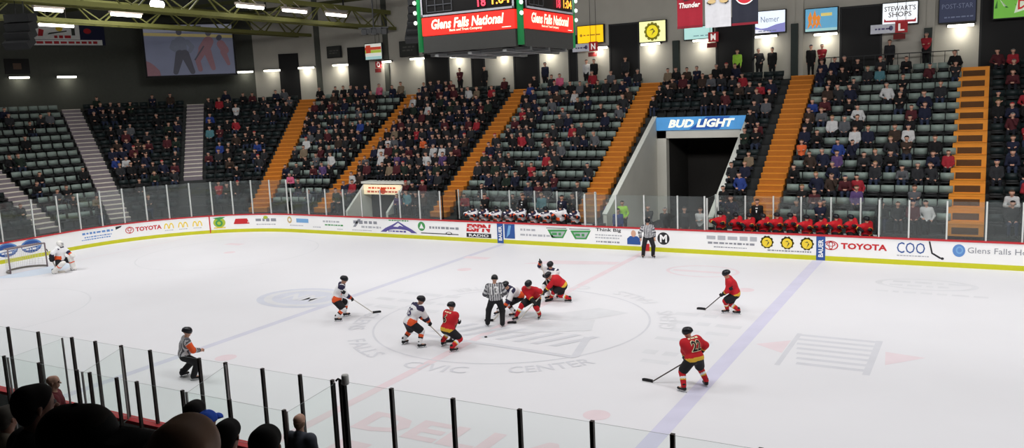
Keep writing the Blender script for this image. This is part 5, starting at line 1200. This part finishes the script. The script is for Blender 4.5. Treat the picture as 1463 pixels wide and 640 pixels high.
KP = {
 'r22': {'base': (7.515, -4.09), 'face': -26, 'fl': (-0.194, -0.296), 'fr': (0.194, 0.296), 'pel': (-0.01, -0.005, 0.757), 'neck': (-0.125, 0.044, 1.268), 'head': (-0.213, -0.006, 1.487), 'hl': (-0.331, 0.1, 0.561), 'hr': (0.0, 0.42, 0.80), 'st': (-1.12, 0.05, 0.04)} ,
 'r1': {'base': (6.533, 3.282), 'face': -78, 'fl': (-0.191, 0.026), 'fr': (0.191, -0.026), 'pel': (0.063, 0.036, 0.635), 'neck': (-0.115, -0.065, 1.185), 'head': (-0.214, -0.121, 1.377), 'hl': (-0.277, -0.329, 0.599), 'hr': (0.0, -0.26, 0.93), 'st': (-.95, 0.12, 0.04)} ,
 'w1': {'base': (-5.759, -1.867), 'face': 78, 'fl': (-0.08, 0.314), 'fr': (0.08, -0.314), 'pel': (-0.087, -0.049, 0.641), 'neck': (0.12, 0.068, 1.227), 'head': (0.216, 0.123, 1.42), 'hl': (0.29, -0.123, 0.986), 'hr': (0.323, 0.125, 0.584), 'st': (0.62, .98, 0.04)} ,
 'w2': {'base': (-1.438, -3.651), 'face': 58, 'fl': (-0.345, 0.061), 'fr': (0.345, -0.061), 'pel': (-0.007, -0.004, 0.692), 'neck': (0.185, 0.22, 1.244), 'head': (0.287, 0.277, 1.413), 'hl': (0.2, 0.45, 0.72), 'hr': (0.353, 0.314, 0.534), 'st': (0.78, 0.71, 0.04)} ,
 'r6': {'base': (-0.24, -3.493), 'face': 48, 'fl': (-0.308, 0.219), 'fr': (0.308, -0.219), 'pel': (0.036, 0.02, 0.527), 'neck': (0.099, 0.171, 1.097), 'head': (0.079, 0.217, 1.256), 'hl': (0.1, 0.47, 0.72), 'hr': (0.273, 0.327, 0.728), 'st': (-0.36, 0.66, 0.04)} ,
 'lin': {'base': (-0.135, -0.842), 'face': 0, 'fl': (-0.25, -0.048), 'fr': (0.25, 0.048), 'pel': (0.046, 0.026, 0.876), 'neck': (-0.003, 0.067, 1.398), 'head': (0.026, 0.084, 1.628), 'hl': (-0.264, 0.195, 0.905), 'hr': (0.056, 0.377, 0.912)} ,
 'w3': {'base': (-0.463, 0.337), 'face': -115, 'fl': (-0.307, -0.159), 'fr': (0.307, 0.159), 'pel': (0.352, 0.429, 0.624), 'neck': (0.2, 0.05, 0.98), 'head': (0.1, -0.077, 1.1), 'hl': (0.1, -0.229, 0.644), 'hr': (0.32, 0.0, 0.63), 'st': (-0.042, -0.66, 0.04)} ,
 'r3': {'base': (0.455, 0.335), 'face': -150, 'fl': (0.325, 0.212), 'fr': (-0.325, -0.212), 'pel': (0.101, 0.287, 0.614), 'neck': (0.111, 0.006, 1.062), 'head': (0.104, -0.114, 1.23), 'hl': (0.536, 0.131, 0.9), 'hr': (0.048, -0.317, 0.514), 'st': (-0.1, -0.62, 0.04)} ,
 'r4': {'base': (0.436, 2.865), 'face': -92, 'fl': (-0.357, -0.015), 'fr': (0.357, 0.015), 'pel': (0.083, 0.047, 0.56), 'neck': (-0.216, -0.122, 0.89), 'head': (-0.348, -0.197, 0.92), 'hl': (-0.357, -0.317, 0.432), 'hr': (-0.2, -0.30, 0.55), 'st': (-0.95, -0.5, 0.04)} ,
 'w4': {'base': (-0.05, 3.254), 'face': -150, 'fl': (0.111, 0.151), 'fr': (-0.111, -0.151), 'pel': (-0.062, 0.137, 0.6), 'neck': (-0.023, -0.013, 1.08), 'head': (-0.06, -0.092, 1.29), 'hl': (-0.14, -0.33, 0.87), 'hr': (-0.319, -0.296, 1.40)} ,
 'ref': {'base': (-5.597, -8.498), 'face': 62, 'fl': (-0.282, 0.045), 'fr': (0.282, -0.045), 'pel': (-0.044, -0.025, 0.64), 'neck': (0.01, 0.063, 1.144), 'head': (0.036, 0.112, 1.335), 'hl': (-0.1, 0.4, 0.721), 'hr': (0.293, 0.281, 0.771)} ,
 'l2': {'base': (0.611, 11.481), 'face': 180, 'fl': (0.208, 0.061), 'fr': (-0.208, -0.061), 'pel': (0.015, 0.008, 0.92), 'neck': (-0.002, -0.001, 1.46), 'head': (0.008, -0.018, 1.67), 'hl': (0.3, 0.06, 0.84), 'hr': (-0.27, -0.17, 0.85)} ,
 'goalie': {'base': (-24.891, 0.278), 'face': 100, 'fl': (0.062, 0.44), 'fr': (-0.062, -0.44), 'pel': (-0.049, -0.027, 0.62), 'neck': (0.025, 0.014, 1.213), 'head': (0.04, -0.0, 1.454), 'hl': (0.427, 0.299, 0.772), 'hr': (-0.1, -0.42, 0.76), 'st': (0.1, -0.5, 0.04)} ,
}
def stick_of(key, label, hl_low, bdir, pale=False, goalie=False, bl=.3):
    b = CUR['base']; up = CUR['hr'] if hl_low else CUR['hl']; st = np.array(KP[key]['st']); d = nv(st-up)
    hockey_stick(label, b+up-d*.1, b+st, bdir, pale, goalie=goalie, bl=bl)
skater('r22', KP['r22'], 'red', 'red hockey player number 22 seen from behind, standing by the right blue line', '22', hl_low=True, look=-60)
stick_of('r22', 'hockey stick held by red player number 22, blade out to the left', True, (-1, .25))
skater('r1', KP['r1'], 'red', 'red hockey player facing left near the right blue line, stick reaching left', None, hl_low=True)
stick_of('r1', 'hockey stick held by the red player facing left at far right', True, (-1, .15))
skater('w1', KP['w1'], 'white', 'white hockey player alone at left, leaning forward and facing right', None)
stick_of('w1', 'hockey stick held by the lone white player at left', False, (.8, .7), True)
skater('w2', KP['w2'], 'white', 'white hockey player number 55 beside a red player, back turned', '55')
stick_of('w2', 'hockey stick held by white player number 55', False, (.9, .3), True)
skater('r6', KP['r6'], 'red', 'red hockey player number 6 crouching beside white number 55, back turned', '6', look=40)
stick_of('r6', 'hockey stick held low in front of red player number 6', False, (-.2, .9))
skater('lin', KP['lin'], 'off', 'official in striped jersey and black trousers standing back turned at centre ice', '13', stick=False)
skater('w3', KP['w3'], 'white', 'white hockey player bent low behind the official at centre ice', None, hl_low=True)
stick_of('w3', 'hockey stick on the ice behind the official at centre ice', True, (-1, -.2), True)
skater('r3', KP['r3'], 'red', 'red hockey player bent forward at the face-off right of the official', None)
stick_of('r3', 'hockey stick held by the red player at the face-off', False, (-1, -.3), True)
skater('r4', KP['r4'], 'red', 'red hockey player bent double in front of the white player raising a stick', None, hl_low=True)
stick_of('r4', 'hockey stick held low by the red player bent double', True, (-1, .1))
skater('w4', KP['w4'], 'white', 'white hockey player behind a red one, holding the stick upright', None, stick=False)
b = CUR['base']; hi, lo = b+CUR['wr']['r'], b+CUR['wr']['l']; d = nv(lo-hi); hockey_stick('hockey stick held upright by the white player at the face-off', hi-d*.12, hi+d*((hi[2]-.03)/-d[2]), (-.6, -.8), True)
skater('ref', KP['ref'], 'off', 'referee in striped jersey with orange armbands skating behind the near left glass', None, ref=True, stick=False, look=70)
skater('l2', KP['l2'], 'off', 'official in striped jersey standing against the far boards at the centre line', None, stick=False)
skater('goalie', KP['goalie'], 'white', 'white goaltender with wide leg pads standing in front of the goal', None, goalie=True, hl_low=False, stick=False)
b = CUR['base']; hh = b+CUR['wr']['r']; hockey_stick('goaltender stick held low beside the goal', hh+np.array((-.12, -.1, .45)), np.array((hh[0]+.18, hh[1]+.14, .04)), (.8, .6), True, goalie=True)
# goal and puck
t = thing('hockey_goal', 'hockey goal with grey-red frame and white net at the left end', 'goal', (-27.13, 0, 0))
fr_m = M('goal_frame', (124, 108, 112), .4); net_m = M('goal_net', (214, 214, 214), .9)
gx = -27.13
for y, nm in ((-.92, 0), (.92, 0)):
    mb = MB(); mb.tube([(gx, y, 0), (gx, y, 1.2)], .035, 10); mb.build('goal_post', fr_m, t, True)
mb = MB(); mb.tube([(gx, -.92, 1.2), (gx, .92, 1.2)], .035, 10); mb.build('crossbar', fr_m, t, True)
mb = MB(); mb.tube([(gx, -.92, .05)]+[(gx-.95*math.sin(a), -.95*math.cos(a)*1.0, .05) for a in np.linspace(.1, PI-.1, 14)]+[(gx, .92, .05)], .045, 8); mb.build('base_frame', M('goal_base', (120, 116, 110), .7), t, True)
mb = MB(); mb.tube([(gx, -.92, 1.2), (gx-.45, -.85, 1.18), (gx-.55, 0, 1.18), (gx-.45, .85, 1.18), (gx, .92, 1.2)], .025, 8); mb.build('top_frame', fr_m, t, True)
mb = MB()
for k in range(19):
    y = -.9+.1*k; xb = -.95*math.sqrt(max(.02, 1-(y/.97)**2)); xt = -.5*math.sqrt(max(.05, 1-(y/1.0)**4))
    mb.bar((gx+xb, y, .06), (gx+xt, y, 1.18), .008, .008); mb.bar((gx+xt, y, 1.18), (gx, y, 1.2), .008, .008)
for k in range(11):
    z = .1+.1*k; s = z/1.2
    P = [(gx-(.95*(1-s)+.5*s)*math.sin(a), -.93*math.cos(a), z) for a in np.linspace(.05, PI-.05, 12)]
    for i in range(11): mb.bar(P[i], P[i+1], .008, .008)
mb.build('net', net_m, t)
mb = MB(); mb.tube([(.22, -2.03, .006), (.22, -2.03, .008), (.22, -2.03, .03), (.22, -2.03, .032)], [.03, .045, .045, .03], 14); tag(mb.build('puck', M('puck_black', (24, 24, 26), .6), None, True), 'black hockey puck lying on the ice left of the official', 'puck')

# ---- team benches
def dup(root, loc, label):
    r = root.copy(); COL.objects.link(r); r.location = loc; r['label'] = label
    for ch in list(root.children):
        c = ch.copy(); COL.objects.link(c); c.parent = r
        for g in ch.children:
            d = g.copy(); COL.objects.link(d); d.parent = c
    return r
fd_b = math.degrees(YAW)  # facing the ice (-y): angle relative to camera heading
def bench_kp(x, y, lean=0, hands=0):
    return {'base': (x, y), 'face': 180+math.degrees(YAW), 'fl': (.16, -.36), 'fr': (-.16, -.36), 'pel': (0, 0, .6), 'neck': (0, -.1-lean, 1.13), 'head': (0, -.16-lean*1.3, 1.34), 'hl': (.16, -.42, .9+hands), 'hr': (-.16, -.42, .9+hands)}
wx = [-9.95, -9.25, -8.5, -7.75, -7.05, -6.3, -5.6, -4.0]; rx = [3.25, 4.0, 4.55, 5.2, 5.75, 6.35, 7.0, 7.6, 8.2, 8.8, 9.4]
ordw = lambda k, n: {0: 'leftmost', n-1: 'rightmost'}.get(k, ORD[k+1]+' from left')
BZ = .38
pw = [skater('b', bench_kp(wx[0], 13.85), 'white', 'white player seated on the far left bench, leftmost', stick=False, seated=True, base_z=BZ, group='white team on its bench', hv=.03), skater('b', bench_kp(wx[1], 13.85, .12, .06), 'white', 'white player seated on the far left bench, second from left', stick=False, seated=True, base_z=BZ, group='white team on its bench', hv=.03)]
for k, x in enumerate(wx[2:]): dup(pw[k % 2], (x, 13.85, BZ+.04*(k % 3)), 'white player seated on the far left bench, %s' % ordw(k+2, len(wx)))
skater('b', {'base': (-4.75, 13.7), 'face': 190+math.degrees(YAW), 'fl': (.15, 0), 'fr': (-.15, 0), 'pel': (0, 0, .84), 'neck': (.02, -.08, 1.34), 'head': (.03, -.12, 1.54), 'hl': (.3, -.3, 1.1), 'hr': (-.22, -.35, 1.05)}, 'white', 'white player standing up near the right end of the white bench', stick=False, base_z=.35, group='white team on its bench', hv=.03)
pr = [skater('b', bench_kp(rx[0], 13.85), 'red', 'red player seated on the far right bench, leftmost', stick=False, seated=True, base_z=BZ+.06, group='red team on its bench', hv=.03), skater('b', bench_kp(rx[1], 13.85, .14, .06), 'red', 'red player seated on the far right bench, second from left', stick=False, seated=True, base_z=BZ+.03, group='red team on its bench', hv=.03)]
for k, x in enumerate(rx[2:]): dup(pr[k % 2], (x, 13.85, BZ+.03*(k % 4)), 'red player seated on the far right bench, %s' % ordw(k+2, len(rx)))
for x0, x1, lb in ((-10.6, -3.5, 'white team bench behind the far boards'), (2.95, 9.8, 'red team bench behind the far boards')):
    t = thing('team_bench', 'long wooden '+lb, 'bench', ((x0+x1)/2, 13.95, 0)); mb = MB(); mb.box(x0, x1, 13.8, 14.1, .82, .88); mb.build('bench_seat', M('bench_wood', (120, 90, 60), .7), t)
    mb = MB(); 
    for x in np.linspace(x0+.2, x1-.2, 5): mb.box(x-.03, x+.03, 13.85, 14.05, .35, .82)
    mb.build('bench_support', dark, t)
    mb = MB(); mb.box(x0, x1, 13.1, 14.62, 0, .35); tag(mb.build('bench_floor', dark_conc), 'raised floor of the '+lb, kind='structure')
    mb = MB(); mb.box(x0, x1, 14.18, 14.61, .36, .55); tag(mb.build('bench_step', dark_conc), 'raised step at the back of the '+lb, kind='structure')
    mb = MB(); mb.box(x0, x1, 14.62, 14.72, .36, .88); tag(mb.build('bench_back_wall', white_p), 'pale low wall behind the '+lb, kind='structure')

# ================================================================== SPECTATORS IN THE FOREGROUND
def front_person(label, head, face, jacket, hair=None, cap=None, h=.013, row_z=None, tilt=0., bald=False, skin_c=(150, 112, 96), scale=1.):  # default skin is darkened, low foreground light put into its colour
    head = np.array(head, float); f = facing(face); r = np.cross(f, Zv); fz = row_z if row_z is not None else head[2]-1.24
    base = np.array((head[0], head[1], fz))-f*.06; root = thing('person', label, 'person', tuple(base)); L = head-base
    u = nv(Zv+f*tilt); lf = nv(f-u*(f@u)); sk = M('skin_%d' % skin_c[0], skin_c, .6, noise=.1); H = L
    neck = H-u*.19-f*.02; hips = np.array((0, 0, .5))-f*.08
    c = [Cap(hips-r*.08, hips+r*.08, .13, lab='sk', k=.05), Cap(hips, neck-Zv*.15, .13, .14, 'sk', .06), Cap(neck-Zv*.06-r*.16, neck-Zv*.06+r*.16, .07, lab='sk', k=.06), Cap(neck-Zv*.05, H-u*.05-f*.01, .062, .06, 'sk', .03)]+head_caps(H, lf, u, r)
    kn = {}
    for sx in (-1, 1):
        k_ = hips+f*.42+r*sx*.13+Zv*.0; a = k_*np.array((1, 1, 0))+Zv*.09; c += [Cap(hips+r*sx*.1, k_, .09, .06, 'sk', .04), Cap(k_, a, .06, .045, 'sk', .03), Cap(a-Zv*.04, a-Zv*.045+f*.15, .04, .03, 'sk', .02)]; kn[sx] = (k_, a)
        s_ = neck-Zv*.07+r*sx*.19; hnd = k_-f*.06+Zv*.11; e, w = ik(s_, hnd, .31, .29, r*sx*.7-f*.4-Zv*.6); kn[sx] += (s_, e, w); fa = nv(w-e)
        c += [Cap(s_, e, .055, .045, 'sk', .04), Cap(e, w, .043, .03, 'sk', .03)]+glove_caps(w+fa*.04, fa, nv(np.cross(fa, -Zv)+1e-6), 'sk', .62)
    part('body', c, h, {'sk': sk, 'ey': eye_m, 'li': lip_m}, lambda lab, t, C: lab, root)
    jm = M('front_jacket_%d_%d_%d' % jacket, jacket, .85, noise=.2, scale=8)
    jc = [Cap(hips-r*.08, hips+r*.08, .165, lab='j', k=.05), Cap(hips+Zv*.05, neck-Zv*.18, .165, .17, 'j', .08), Cap(neck-Zv*.09-r*.17, neck-Zv*.09+r*.17, .1, lab='j', k=.08), Cap(neck-Zv*.03-f*.03, neck+Zv*.0-f*.03, .085, .075, lab='j', k=.04)]
    for sx in (-1, 1): _, _, s_, e, w = kn[sx]; jc += [Cap(s_, e, .085, .072, 'j', .05), Cap(e, w-nv(w-e)*.03, .07, .055, 'j', .04)]
    part('jacket', jc, max(h, .016), {'j': jm}, None, root)
    pc = [Cap(hips-r*.08, hips+r*.08, .15, lab='p', k=.05)]
    for sx in (-1, 1): pc += [Cap(hips+r*sx*.1, kn[sx][0], .11, .08, 'p', .05), Cap(kn[sx][0], kn[sx][1]+Zv*.02, .08, .065, 'p', .03)]
    part('trousers', pc, .022, {'p': pants_m[2]}, None, root, [(hips+Zv*.12, Zv)])
    for sx in (-1, 1): a = kn[sx][1]; part('shoe', [Cap(a-Zv*.03-f*.04, a-Zv*.045+f*.17, .05, .042, 's', .02)], .016, {'s': shoe_m}, None, root, [(np.array((0, 0, .004)), -Zv)])
    if hair:
        hm = M('front_hair_%d' % hair[0], hair, .85, noise=.25, scale=30)
        if bald:
            hc = [Cap(H-lf*.035-u*.01, H-lf*.035-u*.04, .08, .074, 'h', .02), Cap(H+r*.055-u*.0-lf*.02, H+r*.055-u*.04-lf*.02, .036, lab='h', k=.02), Cap(H-r*.055-u*.0-lf*.02, H-r*.055-u*.04-lf*.02, .036, lab='h', k=.02)]
            part('hair', hc, .01, {'h': hm}, None, root, [(H+u*.02, nv(u-lf*.1)), (H+lf*.03, lf)])
        else:
            hc = [Cap(H+u*.042-lf*.035, H+u*.042+lf*.022, .092, .088, 'h', .02), Cap(H-lf*.045-u*.02, H-lf*.045-u*.05, .072, .06, 'h', .04)]
            part('hair', hc, .01, {'h': hm}, None, root, [(H+lf*.055+u*.03, nv(lf-u*.75))])
    if cap:
        cm = M('front_cap_%d_%d_%d' % cap, cap, .8, noise=.1)
        co = part('cap', [Cap(H+u*.035-lf*.028, H+u*.035+lf*.022, .093, .091, 'h', .03), Cap(H+u*.132-lf*.005, H+u*.134-lf*.005, .01, lab='h', k=.01)], .009, {'h': cm}, None, root, [(H+u*.02-lf*0, -nv(u+lf*.12))])
        mb = MB(); V = []; n = 12
        for i in range(n+1):
            a = -1.05+2.1*i/n; base_ = lf*(.02+math.cos(a)*.1)+r*math.sin(a)*.088; tip = lf*(.1+.125*math.cos(a*.9))+r*math.sin(a)*.09
            dz = -.022*abs(math.sin(a))**1.5
            for q, t_ in ((base_, .0), (tip, -.03)):
                for zz in (.006, -.006): V.append(H+q+u*(.04+dz+t_*.8+zz))
        F = []
        for i in range(n): a = 4*i; F += [(a, a+2, a+6, a+4), (a+1, a+5, a+7, a+3), (a+2, a+3, a+7, a+6), (a, a+4, a+5, a+1)]
        F += [(0, 1, 3, 2), (4*n, 4*n+2, 4*n+3, 4*n+1)]
        mb.add(V, F); o = mb.build('brim', cm, None, True); o.parent = co
    return root
rz_ = lambda k: 1.0+.49*k
front_person('person with shaved head seen from behind, large at the bottom left foreground', (11.763, -22.245, 6.455), 8, (40, 38, 38), (72, 62, 54), h=.010, row_z=rz_(9)-.2, bald=True, skin_c=(172, 134, 110))
front_person('person in black cap with brim pointing right, in the bottom left foreground', (11.142, -22.139, 6.345), 84, (24, 24, 26), (40, 34, 30), (22, 22, 24), h=.010, row_z=rz_(8)+.12)
front_person('person in black jacket in profile at the lower left corner', (8.765, -20.92, 5.693), 42, (22, 22, 24), (26, 22, 20), h=.012, row_z=rz_(7))
front_person('person with black hair seen from behind, right of the shaved head', (9.806, -20.159, 5.322), 4, (40, 42, 46), (20, 18, 18), h=.012, row_z=rz_(6))
front_person('person in grey jacket beyond the corner post of the near glass', (4.343, -14.38, 2.479), 20, (72, 76, 86), (150, 120, 100), h=.014, row_z=1.05, skin_c=(186, 146, 126), bald=True)
front_person('person in dark red top looking right, by the glass at lower left', (-.623, -15.238, 2.744), 70, (90, 30, 36), None, h=.015, row_z=1.35, skin_c=(186, 146, 126))
front_person('person in black top just beyond the shaved head, left of blue hat', (6.902, -18.333, 4.433), 10, (30, 30, 34), (26, 24, 22), h=.015, row_z=rz_(4))
front_person('person in blue hooded top beyond the shaved head', (7.16, -18.42, 4.40), 10, (30, 80, 190), None, (30, 84, 200), h=.015, row_z=rz_(4)-.05)
front_person('person in dark top between the shaved head and black-haired one', (8.541, -19.358, 4.87), 10, (34, 32, 34), (24, 22, 22), h=.015, row_z=rz_(5))
front_person('person in cream top hidden behind the black cap brim', (8.642, -20.106, 5.02), 15, (196, 188, 160), (60, 50, 42), h=.016, row_z=rz_(6)-.14)
front_person('person in beige top at the extreme lower left corner', (5.188, -19.188, 4.43), 20, (120, 112, 98), (84, 80, 74), h=.016, row_z=rz_(5)-.2)

# ================================================================== LAMPS, WORLD, CAMERA
def lamp(loc, aim, energy, size=4, spread=165, name='rink_lamp'):
    L = bpy.data.lights.new(name, 'AREA'); L.shape = 'RECTANGLE'; L.size = size; L.size_y = size; L.energy = energy; L.spread = math.radians(spread); L.color = (1, .985, .975)
    o = bpy.data.objects.new(name, L); COL.objects.link(o); o.location = loc; o.rotation_euler = (Vector(aim)-Vector(loc)).to_track_quat('-Z', 'Y').to_euler()
for x, e in ((-27, 900), (-16, 700), (-5, 640), (6, 640), (17, 640), (27, 640)):
    for y in (-7.5, 8.0): lamp((x, y, 15.3), (x, y+(3 if y < 0 else 0), 0), e*(1.24 if y < 0 else .84), 5, 150)
for x in (-10, -3, 4, 12, 20, 27): lamp((x, -6, 14.6), (x-7, 22, 6), 400, 3, 110, 'added_fill')  # unseen fill lights added to brighten far boards, stands and wall
lamp((-10, 0, 14.6), (-38, 8, 5), 450, 3, 100, 'added_fill')  # one more added fill, lifts the dark left end
w = bpy.data.worlds.new('World'); sc.world = w; w.use_nodes = True
w.node_tree.nodes['Background'].inputs[0].default_value = (.75, .8, .85, 1); w.node_tree.nodes['Background'].inputs[1].default_value = .06
cam = bpy.data.cameras.new('Camera'); cam.sensor_fit = 'HORIZONTAL'; cam.sensor_width = 36; cam.lens = 36*FPX/1463; cam.clip_start = .05; cam.clip_end = 400
co = bpy.data.objects.new('Camera', cam); COL.objects.link(co)
fw = np.array([math.sin(YAW)*math.cos(PITCH), math.cos(YAW)*math.cos(PITCH), -math.sin(PITCH)]); r0 = RH; u0 = np.cross(r0, fw)
r1 = r0*math.cos(ROLL)+u0*math.sin(ROLL); u1 = u0*math.cos(ROLL)-r0*math.sin(ROLL)
co.matrix_world = Matrix(((r1[0], u1[0], -fw[0], CAMP.x), (r1[1], u1[1], -fw[1], CAMP.y), (r1[2], u1[2], -fw[2], CAMP.z), (0, 0, 0, 1)))
sc.camera = co
